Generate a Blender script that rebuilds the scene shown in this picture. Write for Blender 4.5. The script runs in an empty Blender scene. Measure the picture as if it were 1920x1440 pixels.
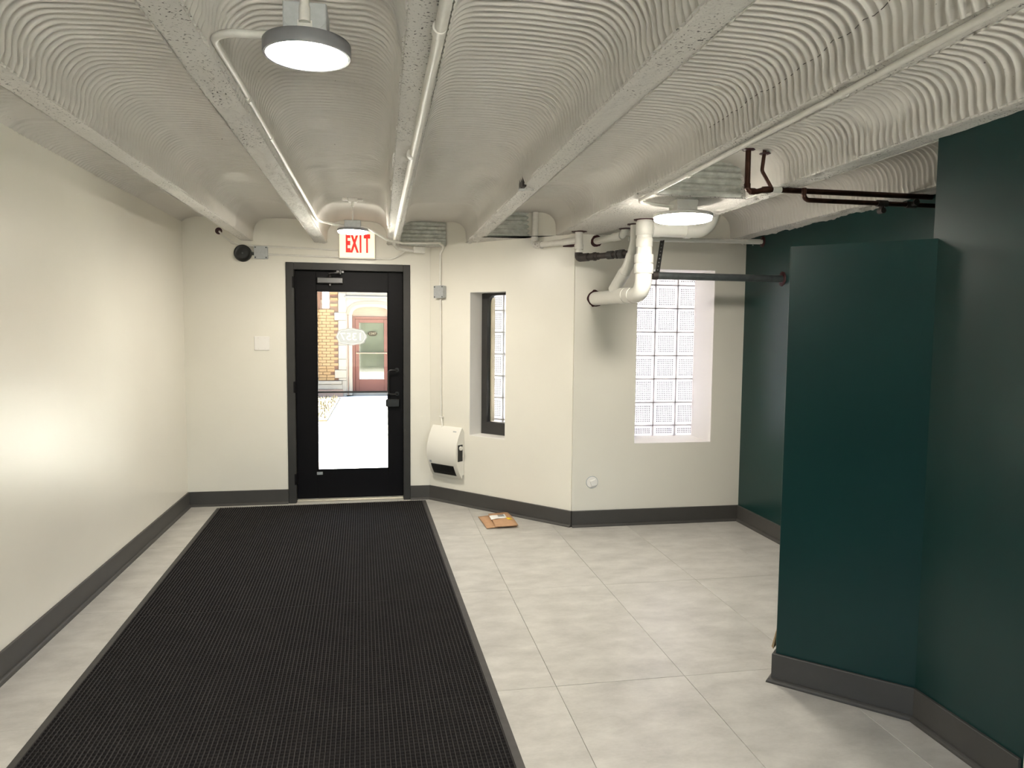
import bpy, math, random
import numpy as np
from mathutils import Vector, Matrix
random.seed(7); RNG = np.random.default_rng(11)
D = bpy.data; SC = bpy.context.scene; COL = SC.collection

# ------------------------------------------------------------------ camera
CAMH = 1.5847
def set_camera():
    pitch, yaw, roll = 0.0734, 0.1808, 0.0090
    cy, sy, cp, sp = math.cos(yaw), math.sin(yaw), math.cos(pitch), math.sin(pitch)
    fw = Vector((sy*cp, cy*cp, -sp)); rt = Vector((cy, -sy, 0)); up = rt.cross(fw)
    c, s = math.cos(roll), math.sin(roll)
    r2 = c*rt + s*up; u2 = -s*rt + c*up
    cam = D.cameras.new('camera'); o = D.objects.new('camera', cam); COL.objects.link(o)
    m = Matrix((r2, u2, -fw)).transposed().to_4x4(); m.translation = (0, 0, CAMH)
    o.matrix_world = m
    cam.sensor_fit = 'HORIZONTAL'; cam.sensor_width = 36; cam.lens = 1357.6/1920*36
    cam.clip_start = 0.02; cam.clip_end = 200
    SC.camera = o
set_camera()

# ------------------------------------------------------------------ sky, sun, exposure
SKY_STRENGTH = 0.95
SUN_ENERGY = 84.0
LAMP_STRENGTH = {'corridor': 262.0, 'exit': 205.0, 'alcove': 75.0}
SC.view_settings.view_transform = 'Standard'; SC.view_settings.look = 'None'
SC.view_settings.gamma = 1.0; SC.view_settings.exposure = 0.60
SC.view_settings.use_curve_mapping = False
SC.cycles.max_bounces = 10; SC.cycles.diffuse_bounces = 6; SC.cycles.transparent_max_bounces = 16
SC.cycles.use_denoising = True
SC.cycles.sample_clamp_indirect = 12.0
w = D.worlds.new('sky'); SC.world = w; w.use_nodes = True
nt = w.node_tree; nt.nodes.clear()
sky = nt.nodes.new('ShaderNodeTexSky'); sky.sky_type = 'NISHITA'; sky.sun_disc = False
sky.sun_elevation = math.radians(58); sky.sun_rotation = math.radians(283); sky.air_density = 1.0; sky.dust_density = 2.0
bg = nt.nodes.new('ShaderNodeBackground'); bg.inputs[1].default_value = SKY_STRENGTH
wo = nt.nodes.new('ShaderNodeOutputWorld')
nt.links.new(sky.outputs[0], bg.inputs[0]); nt.links.new(bg.outputs[0], wo.inputs[0])
sl = D.lights.new('sun', 'SUN'); sl.energy = SUN_ENERGY; sl.angle = math.radians(0.6); sl.color = (1.0, 0.95, 0.86)
so = D.objects.new('sun', sl); COL.objects.link(so)
sdir = Vector((0.50, -0.10, -0.85)).normalized()      # high from the left along the courtyard: the walk is in full sun, the opposite front in open shade
so.rotation_euler = sdir.to_track_quat('-Z', 'Y').to_euler(); so.location = (0, 9, 12)

# ------------------------------------------------------------------ materials
def mat(name, col, rough=0.6, metal=0.0, var=0.0, vscale=6.0, bump=0.0, bscale=40.0, spec=0.5, stretch=(1, 1, 1), col2=None, bdist=0.002):
    m = D.materials.new(name); m.use_nodes = True; n = m.node_tree.nodes; L = m.node_tree.links
    b = n['Principled BSDF']; b.inputs['Base Color'].default_value = (*col, 1); b.inputs['Roughness'].default_value = rough
    b.inputs['Metallic'].default_value = metal; b.inputs['Specular IOR Level'].default_value = spec
    if var > 0 or bump > 0:
        tc = n.new('ShaderNodeTexCoord'); mp = n.new('ShaderNodeMapping'); mp.inputs['Scale'].default_value = stretch
        L.new(tc.outputs['Object'], mp.inputs[0])
    if var > 0:
        nz = n.new('ShaderNodeTexNoise'); nz.inputs['Scale'].default_value = vscale; nz.inputs['Detail'].default_value = 6
        nz.inputs['Roughness'].default_value = 0.6
        L.new(mp.outputs[0], nz.inputs['Vector'])
        r = n.new('ShaderNodeValToRGB'); r.color_ramp.elements[0].position = 0.3; r.color_ramp.elements[1].position = 0.7
        c2 = col2 if col2 else tuple(min(1, c*(1+var)) for c in col)
        r.color_ramp.elements[0].color = (*[c*(1-var) for c in col], 1) if not col2 else (*col, 1)
        r.color_ramp.elements[1].color = (*c2, 1)
        L.new(nz.outputs[0], r.inputs[0]); L.new(r.outputs[0], b.inputs['Base Color'])
    if bump > 0:
        n2 = n.new('ShaderNodeTexNoise'); n2.inputs['Scale'].default_value = bscale; n2.inputs['Detail'].default_value = 5
        L.new(mp.outputs[0], n2.inputs['Vector'])
        bp = n.new('ShaderNodeBump'); bp.inputs['Strength'].default_value = bump; bp.inputs['Distance'].default_value = bdist
        L.new(n2.outputs[0], bp.inputs['Height']); L.new(bp.outputs[0], b.inputs['Normal'])
    return m
def emit(name, col, s):
    m = D.materials.new(name); m.use_nodes = True; b = m.node_tree.nodes['Principled BSDF']
    b.inputs['Base Color'].default_value = (*[c*0.8 for c in col], 1)
    b.inputs['Emission Color'].default_value = (*col, 1); b.inputs['Emission Strength'].default_value = s
    return m
def pane_mat(name, tint=(0.95, 0.97, 0.95), ior=1.45):
    m = D.materials.new(name); m.use_nodes = True; n = m.node_tree.nodes; L = m.node_tree.links; n.clear()
    o = n.new('ShaderNodeOutputMaterial'); mx = n.new('ShaderNodeMixShader'); fr = n.new('ShaderNodeFresnel'); fr.inputs[0].default_value = ior
    t = n.new('ShaderNodeBsdfTransparent'); t.inputs[0].default_value = (*tint, 1)
    g = n.new('ShaderNodeBsdfGlossy'); g.inputs['Roughness'].default_value = 0.02
    L.new(fr.outputs[0], mx.inputs[0]); L.new(t.outputs[0], mx.inputs[1]); L.new(g.outputs[0], mx.inputs[2]); L.new(mx.outputs[0], o.inputs[0])
    return m
def block_mat(name, col, gl=0.12):
    m = D.materials.new(name); m.use_nodes = True; n = m.node_tree.nodes; L = m.node_tree.links; n.clear()
    o = n.new('ShaderNodeOutputMaterial'); mx = n.new('ShaderNodeMixShader'); mx.inputs[0].default_value = gl
    t = n.new('ShaderNodeBsdfTranslucent'); t.inputs[0].default_value = (*col, 1)
    g = n.new('ShaderNodeBsdfGlossy'); g.inputs['Roughness'].default_value = 0.15
    L.new(t.outputs[0], mx.inputs[1]); L.new(g.outputs[0], mx.inputs[2]); L.new(mx.outputs[0], o.inputs[0])
    return m
M = {}
M['wall'] = mat('warm_white_wall_paint', (0.80, 0.775, 0.70), 0.34, var=0.015, vscale=2.0, bump=0.10, bscale=160, bdist=0.0008)
M['wall_white'] = mat('white_reveal_paint', (0.84, 0.82, 0.79), 0.5)
M['green'] = mat('dark_green_wall_paint', (0.0022, 0.0300, 0.0280), 0.33, var=0.03, vscale=2.0, bump=0.12, bscale=180, bdist=0.0008, spec=0.42)
M['base'] = mat('charcoal_trim_paint', (0.066, 0.063, 0.059), 0.45, spec=0.3, var=0.05, vscale=8)
M['frame'] = mat('charcoal_door_frame_paint', (0.042, 0.041, 0.039), 0.45, spec=0.3, var=0.06, vscale=10)
M['black'] = mat('black_door_paint', (0.0035, 0.0030, 0.0038), 0.5, spec=0.15)
M['plastic_black'] = mat('black_plastic', (0.01, 0.01, 0.01), 0.35)
M['steel_dark'] = mat('dark_steel', (0.10, 0.10, 0.10), 0.35, metal=0.8)
M['steel'] = mat('galvanised_steel', (0.50, 0.50, 0.50), 0.38, metal=0.75, var=0.12, vscale=60)
M['alu'] = mat('aluminium_threshold', (0.62, 0.57, 0.47), 0.35, metal=0.6, var=0.1, vscale=30)
M['pvc'] = mat('white_pvc', (0.80, 0.79, 0.74), 0.28, var=0.02, vscale=9)
M['painted'] = mat('painted_conduit_white', (0.76, 0.74, 0.69), 0.42, var=0.05, vscale=25)
M['boxgrey'] = mat('grey_junction_box', (0.46, 0.48, 0.49), 0.45, metal=0.2, var=0.08, vscale=50)
M['screw'] = mat('dark_screw', (0.02, 0.02, 0.02), 0.4)
M['iron'] = mat('dark_cast_iron', (0.055, 0.045, 0.042), 0.6, metal=0.3, var=0.35, vscale=30, bump=0.3, bscale=60)
M['greypipe'] = mat('grey_steel_pipe', (0.12, 0.135, 0.14), 0.4, metal=0.5, var=0.15, vscale=25)
M['copper'] = mat('tarnished_copper', (0.055, 0.024, 0.016), 0.42, metal=0.75, var=0.45, vscale=18)
M['firestop'] = mat('red_firestop_sealant', (0.038, 0.0035, 0.006), 0.5, bump=0.4, bscale=80)
M['heater'] = mat('white_heater_enamel', (0.82, 0.80, 0.74), 0.35)
M['lamp_side'] = mat('lamp_housing_grey', (0.20, 0.20, 0.215), 0.4)
M['lamp_white'] = mat('lamp_housing_white', (0.62, 0.61, 0.58), 0.4)
for k_, v_ in LAMP_STRENGTH.items(): M['diffuser_'+k_] = emit('lamp_diffuser_'+k_, (1.0, 0.93, 0.81), v_)
M['exit_face'] = emit('exit_sign_face', (1.0, 0.90, 0.60), 0.62)
M['exit_red'] = emit('exit_sign_red', (0.80, 0.02, 0.015), 0.5)
M['card'] = mat('kraft_cardboard', (0.46, 0.27, 0.15), 0.75, var=0.08, vscale=30)
M['card_light'] = mat('raw_cardboard_edge', (0.62, 0.45, 0.26), 0.8, var=0.15, vscale=40)
M['paper'] = mat('white_paper_label', (0.82, 0.82, 0.80), 0.6)
M['yellow'] = mat('yellow_sticker', (0.85, 0.58, 0.02), 0.5)
M['rubber'] = mat('rubber_mat_border', (0.050, 0.047, 0.045), 0.6, var=0.2, vscale=20)
M['pile'] = mat('charcoal_mat_pile', (0.0085, 0.0076, 0.0082), 0.9, var=0.40, vscale=9, col2=(0.014, 0.0125, 0.0125), spec=0.2)
M['pile_rib'] = mat('charcoal_mat_rib', (0.036, 0.033, 0.033), 0.8, var=0.3, vscale=4, spec=0.25)
M['pane'] = pane_mat('clear_glass')
M['block'] = block_mat('glass_block_body', (0.66, 0.65, 0.67))
M['block_dot'] = block_mat('glass_block_relief', (0.085, 0.078, 0.098), 0.3)  # dark tint stands in for refraction in the raised dots
M['mortar'] = mat('grey_mortar', (0.62, 0.60, 0.64), 0.85)
M['cream'] = mat('cream_wood_stop', (0.80, 0.70, 0.50), 0.5)
M['decal'] = block_mat('frosted_decal_grey', (0.27, 0.262, 0.255), 0.05); M['decal_sheet'] = block_mat('frosted_decal_sheet', (0.080, 0.078, 0.075), 0.04); M['decal_fig'] = block_mat('frosted_decal_figures', (0.50, 0.49, 0.43), 0.05)
M['conc'] = mat('pale_concrete_walk', (0.66, 0.64, 0.60), 0.8, var=0.05, vscale=3)
M['soil'] = mat('dry_lawn_ground', (0.075, 0.055, 0.028), 0.9, var=0.25, vscale=5)
M['grass'] = mat('dry_grass_blades', (0.085, 0.066, 0.03), 0.8, var=0.3, vscale=6)
M['brick'] = mat('yellow_brick', (0.165, 0.098, 0.040), 0.8, var=0.22, vscale=3.5)
M['brickjoint'] = mat('brick_mortar', (0.10, 0.050, 0.030), 0.9)
M['stone'] = mat('pale_limestone', (0.165, 0.142, 0.115), 0.8, var=0.06, vscale=4)
M['stone_pink'] = mat('pink_limestone', (0.15, 0.095, 0.07), 0.8, var=0.08, vscale=4)
M['reddoor'] = mat('reddish_brown_door_paint', (0.095, 0.040, 0.031), 0.6, spec=0.1)
M['greenglass'] = mat('dark_green_reflective_glass', (0.05, 0.053, 0.035), 0.05, var=0.3, vscale=2.0, spec=0.9)  # green-grey base colour stands in for greenish reflections
M['winwhite'] = mat('white_blind', (0.5,0.48,0.53), 0.6)
M['cream_digits'] = mat('cream_digits', (0.16, 0.14, 0.10), 0.9, spec=0.02)
M['brass'] = mat('brass_bar', (0.25, 0.17, 0.10), 0.3, metal=0.5)

def ceiling_mat(name, pits, col=(0.68, 0.655, 0.615)):
    m = mat(name, col, 0.75 if pits else 0.72, spec=0.3 if pits else 0.3, bump=0.12 if not pits else 0.8, bscale=55 if not pits else 45, bdist=0.002 if not pits else 0.006)
    n = m.node_tree.nodes; L = m.node_tree.links; b = n['Principled BSDF']
    tc = n.new('ShaderNodeTexCoord')
    v = n.new('ShaderNodeTexNoise'); v.inputs['Scale'].default_value = 105 if pits else 60; v.inputs['Detail'].default_value = 3
    c = n.new('ShaderNodeTexNoise'); c.inputs['Scale'].default_value = 3.0 if pits else 1.6; c.inputs['Detail'].default_value = 2
    L.new(tc.outputs['Object'], v.inputs['Vector']); L.new(tc.outputs['Object'], c.inputs['Vector'])
    r1 = n.new('ShaderNodeValToRGB'); lo = 0.60 if pits else 0.72
    r1.color_ramp.elements[0].position = lo; r1.color_ramp.elements[1].position = lo+0.05
    r2 = n.new('ShaderNodeValToRGB'); r2.color_ramp.elements[0].position = 0.36 if pits else 0.55; r2.color_ramp.elements[1].position = 0.62
    L.new(v.outputs[0], r1.inputs[0]); L.new(c.outputs[0], r2.inputs[0])
    mul = n.new('ShaderNodeMath'); mul.operation = 'MULTIPLY'; L.new(r1.outputs[0], mul.inputs[0]); L.new(r2.outputs[0], mul.inputs[1])
    mx = n.new('ShaderNodeMix'); mx.data_type = 'RGBA'; mx.inputs['A'].default_value = (*col, 1); mx.inputs['B'].default_value = (0.10, 0.095, 0.09, 1)
    L.new(mul.outputs[0], mx.inputs['Factor']); L.new(mx.outputs['Result'], b.inputs['Base Color'])
    return m
M['vault'] = ceiling_mat('painted_ribbed_vault', False)
M['joist'] = ceiling_mat('painted_rough_concrete', True, (0.68, 0.66, 0.625))
M['closure'] = mat('painted_corrugated_metal', (0.50, 0.51, 0.47), 0.6, var=0.22, vscale=20, bump=0.3, bscale=120)

def tile_mat():
    m = D.materials.new('grey_stone_look_tile'); m.use_nodes = True; n = m.node_tree.nodes; L = m.node_tree.links; b = n['Principled BSDF']
    b.inputs['Roughness'].default_value = 0.36
    tc = n.new('ShaderNodeTexCoord'); oi = n.new('ShaderNodeObjectInfo'); ad = n.new('ShaderNodeVectorMath'); ad.operation = 'ADD'
    sc = n.new('ShaderNodeVectorMath'); sc.operation = 'SCALE'; sc.inputs['Scale'].default_value = 1.37
    L.new(oi.outputs['Location'], sc.inputs[0]); L.new(tc.outputs['Object'], ad.inputs[0]); L.new(sc.outputs[0], ad.inputs[1])
    mp = n.new('ShaderNodeMapping'); mp.inputs['Scale'].default_value = (1.0, 1.7, 1)
    L.new(ad.outputs[0], mp.inputs[0])
    n1 = n.new('ShaderNodeTexNoise'); n1.inputs['Scale'].default_value = 4.2; n1.inputs['Detail'].default_value = 9; n1.inputs['Roughness'].default_value = 0.62; n1.inputs['Distortion'].default_value = 0.15
    n2 = n.new('ShaderNodeTexNoise'); n2.inputs['Scale'].default_value = 60; n2.inputs['Detail'].default_value = 4
    L.new(mp.outputs[0], n1.inputs['Vector']); L.new(mp.outputs[0], n2.inputs['Vector'])
    r = n.new('ShaderNodeValToRGB'); e = r.color_ramp.elements
    e[0].position = 0.30; e[0].color = (0.365, 0.354, 0.330, 1); e[1].position = 0.72; e[1].color = (0.585, 0.57, 0.535, 1)
    mx = n.new('ShaderNodeMix'); mx.data_type = 'FLOAT'; mx.inputs['Factor'].default_value = 0.14
    L.new(n1.outputs[0], mx.inputs[2]); L.new(n2.outputs[0], mx.inputs[3]); L.new(mx.outputs[0], r.inputs[0]); L.new(r.outputs[0], b.inputs['Base Color'])
    rr = n.new('ShaderNodeMapRange'); rr.inputs['To Min'].default_value = 0.25; rr.inputs['To Max'].default_value = 0.40
    L.new(n1.outputs[0], rr.inputs[0]); L.new(rr.outputs[0], b.inputs['Roughness'])
    return m
M['tile'] = tile_mat()
M['grout'] = mat('dark_grout', (0.055, 0.052, 0.048), 0.9)

# ------------------------------------------------------------------ mesh helpers
def roundpath(pts, R, n=6):
    P = [Vector(p) for p in pts]; out = [P[0]]
    for i in range(1, len(P)-1):
        a, b, c = P[i-1], P[i], P[i+1]; d1 = (a-b); d2 = (c-b); l1, l2 = d1.length, d2.length; d1.normalize(); d2.normalize()
        ang = d1.angle(d2)
        if abs(ang-math.pi) < 0.02: out.append(b); continue
        t = min(R/math.tan(ang/2), l1*0.49, l2*0.49); r = t*math.tan(ang/2)
        bis = (d1+d2).normalized(); c0 = b + bis*(r/math.sin(ang/2))
        s = b+d1*t-c0; e = b+d2*t-c0; tot = s.angle(e); ax = s.cross(e).normalized()
        for k in range(n+1): out.append(c0 + Matrix.Rotation(tot*k/n, 3, ax) @ s)
    out.append(P[-1]); return out
class MB:
    def __init__(s): s.v = []; s.f = []; s.mi = []; s.sm = []
    def add(s, vs, fs, mi=0, smooth=False):
        o = len(s.v); s.v += [tuple(p) for p in vs]; s.f += [tuple(i+o for i in f) for f in fs]; s.mi += [mi]*len(fs); s.sm += [smooth]*len(fs)
    def box(s, x0, x1, y0, y1, z0, z1, mi=0, fr=None):
        vs = [Vector((x, y, z)) for z in (z0, z1) for y in (y0, y1) for x in (x0, x1)]
        if fr: vs = [fr(*p) for p in vs]
        s.add(vs, [(0, 2, 3, 1), (4, 5, 7, 6), (0, 1, 5, 4), (2, 6, 7, 3), (0, 4, 6, 2), (1, 3, 7, 5)], mi); return s
    def bbox(s, x0, x1, y0, y1, z0, z1, b=0.003, mi=0, fr=None):   # box with chamfered edges
        vs = []; idx = {}
        for ix, (x, dx) in enumerate(((x0, 1), (x1, -1))):
            for iy, (y, dy) in enumerate(((y0, 1), (y1, -1))):
                for iz, (z, dz) in enumerate(((z0, 1), (z1, -1))):
                    for a, p in enumerate(((x, y+dy*b, z+dz*b), (x+dx*b, y, z+dz*b), (x+dx*b, y+dy*b, z))):
                        idx[(ix, iy, iz, a)] = len(vs); vs.append(Vector(p))
        fs = []
        q = lambda *k: fs.append(tuple(idx[i] for i in k))
        for i in (0, 1):
            q((i, 0, 0, 0), (i, 1, 0, 0), (i, 1, 1, 0), (i, 0, 1, 0)); q((0, i, 0, 1), (1, i, 0, 1), (1, i, 1, 1), (0, i, 1, 1)); q((0, 0, i, 2), (1, 0, i, 2), (1, 1, i, 2), (0, 1, i, 2))
        for i in (0, 1):
            for j in (0, 1):
                q((i, j, 0, 0), (i, j, 1, 0), (i, j, 1, 1), (i, j, 0, 1)); q((i, 0, j, 0), (i, 1, j, 0), (i, 1, j, 2), (i, 0, j, 2)); q((0, i, j, 1), (1, i, j, 1), (1, i, j, 2), (0, i, j, 2))
                for k in (0, 1): q((i, j, k, 0), (i, j, k, 1), (i, j, k, 2))
        if fr: vs = [fr(*p) for p in vs]
        s.add(vs, fs, mi); return s
    def tube(s, path, r, n=12, mi=0, caps=True, smooth=True):
        P = [Vector(p) for p in path]; rs = r if isinstance(r, (list, tuple)) else [r]*len(P)
        T = [(P[min(i+1, len(P)-1)]-P[max(i-1, 0)]).normalized() for i in range(len(P))]
        a = Vector((0, 0, 1)) if abs(T[0].z) < 0.9 else Vector((1, 0, 0))
        u = T[0].cross(a).normalized(); vs = []
        for i, p in enumerate(P):
            u = (u - T[i]*u.dot(T[i])).normalized(); w2 = T[i].cross(u)
            for k in range(n):
                t = 2*math.pi*k/n; vs.append(p + (u*math.cos(t)+w2*math.sin(t))*rs[i])
        fs = [(i*n+k, i*n+(k+1) % n, (i+1)*n+(k+1) % n, (i+1)*n+k) for i in range(len(P)-1) for k in range(n)]
        s.add(vs, fs, mi, smooth)
        if caps: s.add(vs[:n], [tuple(range(n-1, -1, -1))], mi); s.add(vs[-n:], [tuple(range(n))], mi)
        return s
    def cyl(s, p0, p1, r, n=20, mi=0, r2=None):
        return s.tube([p0, p1], [r, r if r2 is None else r2], n, mi)
    def prism(s, poly, z0, z1, mi=0, fr=None, smooth=False):   # poly in local x,y ; extruded local z
        n = len(poly); vs = [Vector((p[0], p[1], z)) for z in (z0, z1) for p in poly]
        if fr: vs = [fr(*p) for p in vs]
        s.add(vs, [tuple(range(n-1, -1, -1)), tuple(range(n, 2*n))], mi); s.add(vs, [(i, (i+1) % n, n+(i+1) % n, n+i) for i in range(n)], mi, smooth); return s
    def build(s, name, mats, parent=None, loc=None):
        me = D.meshes.new(name); me.from_pydata(s.v, [], s.f)
        for m in (mats if isinstance(mats, (list, tuple)) else [mats]): me.materials.append(m)
        me.polygons.foreach_set('material_index', s.mi); me.polygons.foreach_set('use_smooth', s.sm); me.update()
        import bmesh
        bm = bmesh.new(); bm.from_mesh(me); bmesh.ops.recalc_face_normals(bm, faces=bm.faces); bm.to_mesh(me); bm.free()
        return link(name, me, parent, loc)
def link(name, me, parent=None, loc=None):
    o = D.objects.new(name, me); COL.objects.link(o)
    if parent: o.parent = parent
    if loc: o.location = loc
    return o
def empty(name, loc=(0, 0, 0)):
    o = D.objects.new(name, None); o.empty_display_size = 0.05; COL.objects.link(o); o.location = loc; return o
def tag(o, label=None, cat=None, group=None, kind=None):
    if label: o['label'] = label
    if cat: o['category'] = cat
    if group: o['group'] = group
    if kind: o['kind'] = kind
    return o
def struct(o): o['kind'] = 'structure'; return o
def lab(o, t): o['label'] = t; return o
def grid(name, P, mats, parent=None, smooth=True):
    ny, nx = P.shape[:2]; me = D.meshes.new(name)
    me.vertices.add(ny*nx); me.vertices.foreach_set('co', P.reshape(-1).astype(np.float32))
    i = (np.arange(ny-1)[:, None]*nx + np.arange(nx-1)[None, :]).reshape(-1)
    q = np.stack([i, i+1, i+nx+1, i+nx], 1).reshape(-1); nf = len(i)
    me.loops.add(nf*4); me.loops.foreach_set('vertex_index', q.astype(np.int32))
    me.polygons.add(nf); me.polygons.foreach_set('loop_start', np.arange(0, nf*4, 4, dtype=np.int32))
    try: me.polygons.foreach_set('loop_total', np.full(nf, 4, dtype=np.int32))
    except Exception: pass
    me.polygons.foreach_set('use_smooth', np.full(nf, smooth)); me.update(calc_edges=True); me.validate()
    for m in (mats if isinstance(mats, (list, tuple)) else [mats]): me.materials.append(m)
    return link(name, me, parent)
def vnoise(x, y, seed):
    g = np.random.default_rng(seed).random((257, 257)); x = np.mod(x, 256); y = np.mod(y, 256)
    xi = np.floor(x).astype(int); yi = np.floor(y).astype(int); fx = x-xi; fy = y-yi; fx = fx*fx*(3-2*fx); fy = fy*fy*(3-2*fy)
    return (g[yi, xi]*(1-fx)+g[yi, xi+1]*fx)*(1-fy)+(g[yi+1, xi]*(1-fx)+g[yi+1, xi+1]*fx)*fy
def text(name, body, size, extrude, m, parent, loc, rot, sx=1.0, align='CENTER', bold=0.0):
    c = D.curves.new(name, 'FONT'); c.body = body; c.size = size; c.extrude = extrude; c.offset = bold; c.align_x = align; c.align_y = 'CENTER'
    c.materials.append(m); t = D.objects.new(name, c); COL.objects.link(t)
    dg = bpy.context.evaluated_depsgraph_get(); me = D.meshes.new_from_object(t.evaluated_get(dg)); D.objects.remove(t); D.curves.remove(c)
    me.materials.clear(); me.materials.append(m)
    o = link(name, me, parent, loc); o.rotation_euler = rot; o.scale = (sx, 1, 1); return o

# wall frames: f(u, depth_into_wall, z)
AO = Vector((0.46, 6.755, 0)); AD = Vector((0.6793, -0.7338, 0)); AN = Vector((0.7338, 0.6793, 0)); ALEN = 1.5605
FA = lambda u, d, z: AO + AD*u + AN*d + Vector((0, 0, z))
YB, YA, XL, XG, XR = 6.75, 5.60, -1.68, 2.98, 2.163
ZC = 2.355          # joist undersides
HW = 2.62

# ================================================================== ROOM SHELL
# floor with separate tiles
fl = struct(MB().box(-2.2, 4.0, -2.9, 7.05, -0.16, -0.006).build('floor', M['grout']))
tw, tl, g = 0.61, 1.22, 0.0020
tm = MB().bbox(0, tw-g, 0, tl-g, -0.010, 0, 0.0006).build('tile', M['tile'], fl, (0.770-5*tw, 3.044-5*tl, 0))
first = True
for i in range(-5, 4):
    for j in range(-5, 4):
        X, Y = 0.770+i*tw, 3.044+j*tl
        if X > 3.05 or X+tw < XL-0.05: continue
        if first: o = tm; first = False
        else: o = tm.copy(); COL.objects.link(o); o.parent = fl
        o.location = (X+g/2, Y+g/2, random.uniform(-0.0003, 0.0003))

struct(MB().box(XL-0.2, XL, 1.55, YB+0.2, -0.16, HW).build('wall_left', M['wall']))
struct(MB().box(XL-0.2, XL, -2.9, 1.55, -0.16, HW).build('wall_left_near', M['green']))  # unseen stretch of wall, made dark green to dim the partition
DX0, DX1, DZ1 = -0.821, 0.276, 2.176
b = MB(); b.box(XL, DX0+0.03, YB, YB+0.22, -0.16, HW); b.box(DX1-0.03, 0.46, YB, YB+0.22, -0.16, HW); b.box(DX0+0.03, DX1-0.03, YB, YB+0.22, DZ1-0.03, HW)
struct(b.build('wall_back', M['wall']))
U0, U1, WZ0, WZ1 = 0.478, 0.882, 0.645, 1.922
b = MB(); b.box(0, U0, 0, 0.36, -0.16, HW, fr=FA); b.box(U1, ALEN, 0, 0.36, -0.16, HW, fr=FA); b.box(U0, U1, 0, 0.36, -0.16, WZ0, fr=FA); b.box(U0, U1, 0, 0.36, WZ1, HW, fr=FA)
struct(b.build('wall_angled', M['wall']))
V0, V1, VZ0, VZ1 = 2.043, 2.714, 0.671, 2.095
AX = 1.525
b = MB(); b.box(AX, V0, YA, YA+0.46, -0.16, HW); b.box(V1, XG+0.2, YA, YA+0.46, -0.16, HW); b.box(V0, V1, YA, YA+0.46, -0.16, VZ0); b.box(V0, V1, YA, YA+0.46, VZ1, HW)
struct(b.build('wall_alcove', M['wall']))
struct(MB().box(XG, XG+0.2, 2.55, YA, -0.16, HW).build('wall_green', M['green']))
struct(MB().bbox(XR, XG+0.2, 2.022, 2.565, -0.16, HW, 0.004).build('wall_right', M['green']))
struct(MB().bbox(XR-0.006, XG+0.2, -2.9, 2.022, -0.16, HW, 0.004).build('wall_right_near', M['wall']))
FW = (-1.35, 1.95, 0.70, 2.28)      # unseen window added behind the viewpoint to light the ceiling ribs
b = MB(); b.box(XL-0.2, FW[0], -3.1, -2.9, -0.16, HW); b.box(FW[1], XG+0.2, -3.1, -2.9, -0.16, HW); b.box(FW[0], FW[1], -3.1, -2.9, -0.16, FW[2]); b.box(FW[0], FW[1], -3.1, -2.9, FW[3], HW)
struct(b.build('wall_front', M['green']))  # unseen wall, its dark green also put in to dim the partition
w3 = struct(empty('added_window', (0.25, -3.0, FW[2])))
b = MB(); b.box(FW[0], FW[0]+0.05, -3.04, -2.96, FW[2], FW[3]); b.box(FW[1]-0.05, FW[1], -3.04, -2.96, FW[2], FW[3]); b.box(0.225, 0.275, -3.04, -2.96, FW[2], FW[3]); b.box(FW[0], FW[1], -3.04, -2.96, FW[2], FW[2]+0.05); b.box(FW[0], FW[1], -3.04, -2.96, FW[3]-0.05, FW[3])
o = b.build('window_frame', M['frame'], w3); o.matrix_parent_inverse = Matrix.Translation(-w3.location)
o = MB().box(FW[0], FW[1], -3.003, -2.997, FW[2], FW[3]).build('window_pane', M['pane'], w3); o.matrix_parent_inverse = Matrix.Translation(-w3.location)
struct(MB().box(-9, 10, -14, -3.1, -0.30, -0.05).build('pavement', M['conc']))  # unseen ground added outside that window, bounces sun up to the ceiling
# white linings of the two window openings
t_ = 0.004
b = MB(); b.box(U0, U0+t_, 0.001, 0.30, WZ0, WZ1, fr=FA); b.box(U1-t_, U1, 0.001, 0.30, WZ0, WZ1, fr=FA); b.box(U0, U1, 0.001, 0.30, WZ0, WZ0+t_, fr=FA); b.box(U0, U1, 0.001, 0.30, WZ1-t_, WZ1, fr=FA)
struct(b.build('trim_1', M['wall_white']))
b = MB(); y0, y1 = YA+0.001, YA+0.38
b.box(V0, V0+t_, y0, y1, VZ0, VZ1); b.box(V1-t_, V1, y0, y1, VZ0, VZ1); b.box(V0, V1, y0, y1, VZ0, VZ0+t_); b.box(V0, V1, y0, y1, VZ1-t_, VZ1)
struct(b.build('trim_2', M['wall_white']))

# low green partition standing at 45 degrees against the right wall
PA = Vector((1.766, 2.928)); PB = Vector((2.166, 2.533)); pn = (PB-PA).normalized(); pp = Vector((-pn.y, pn.x))
poly = [PA, PB, Vector((2.166, 2.568)), Vector((2.46, 2.568)), PA+pp*0.46]
PTOP = 1.962
b = MB(); b.prism([(p.x, p.y) for p in poly], -0.01, PTOP)
pw = struct(b.build('wall_partition', M['green']))
mod = pw.modifiers.new('soft_edge', 'BEVEL'); mod.width = 0.004; mod.segments = 2; mod.limit_method = 'ANGLE'

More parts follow.
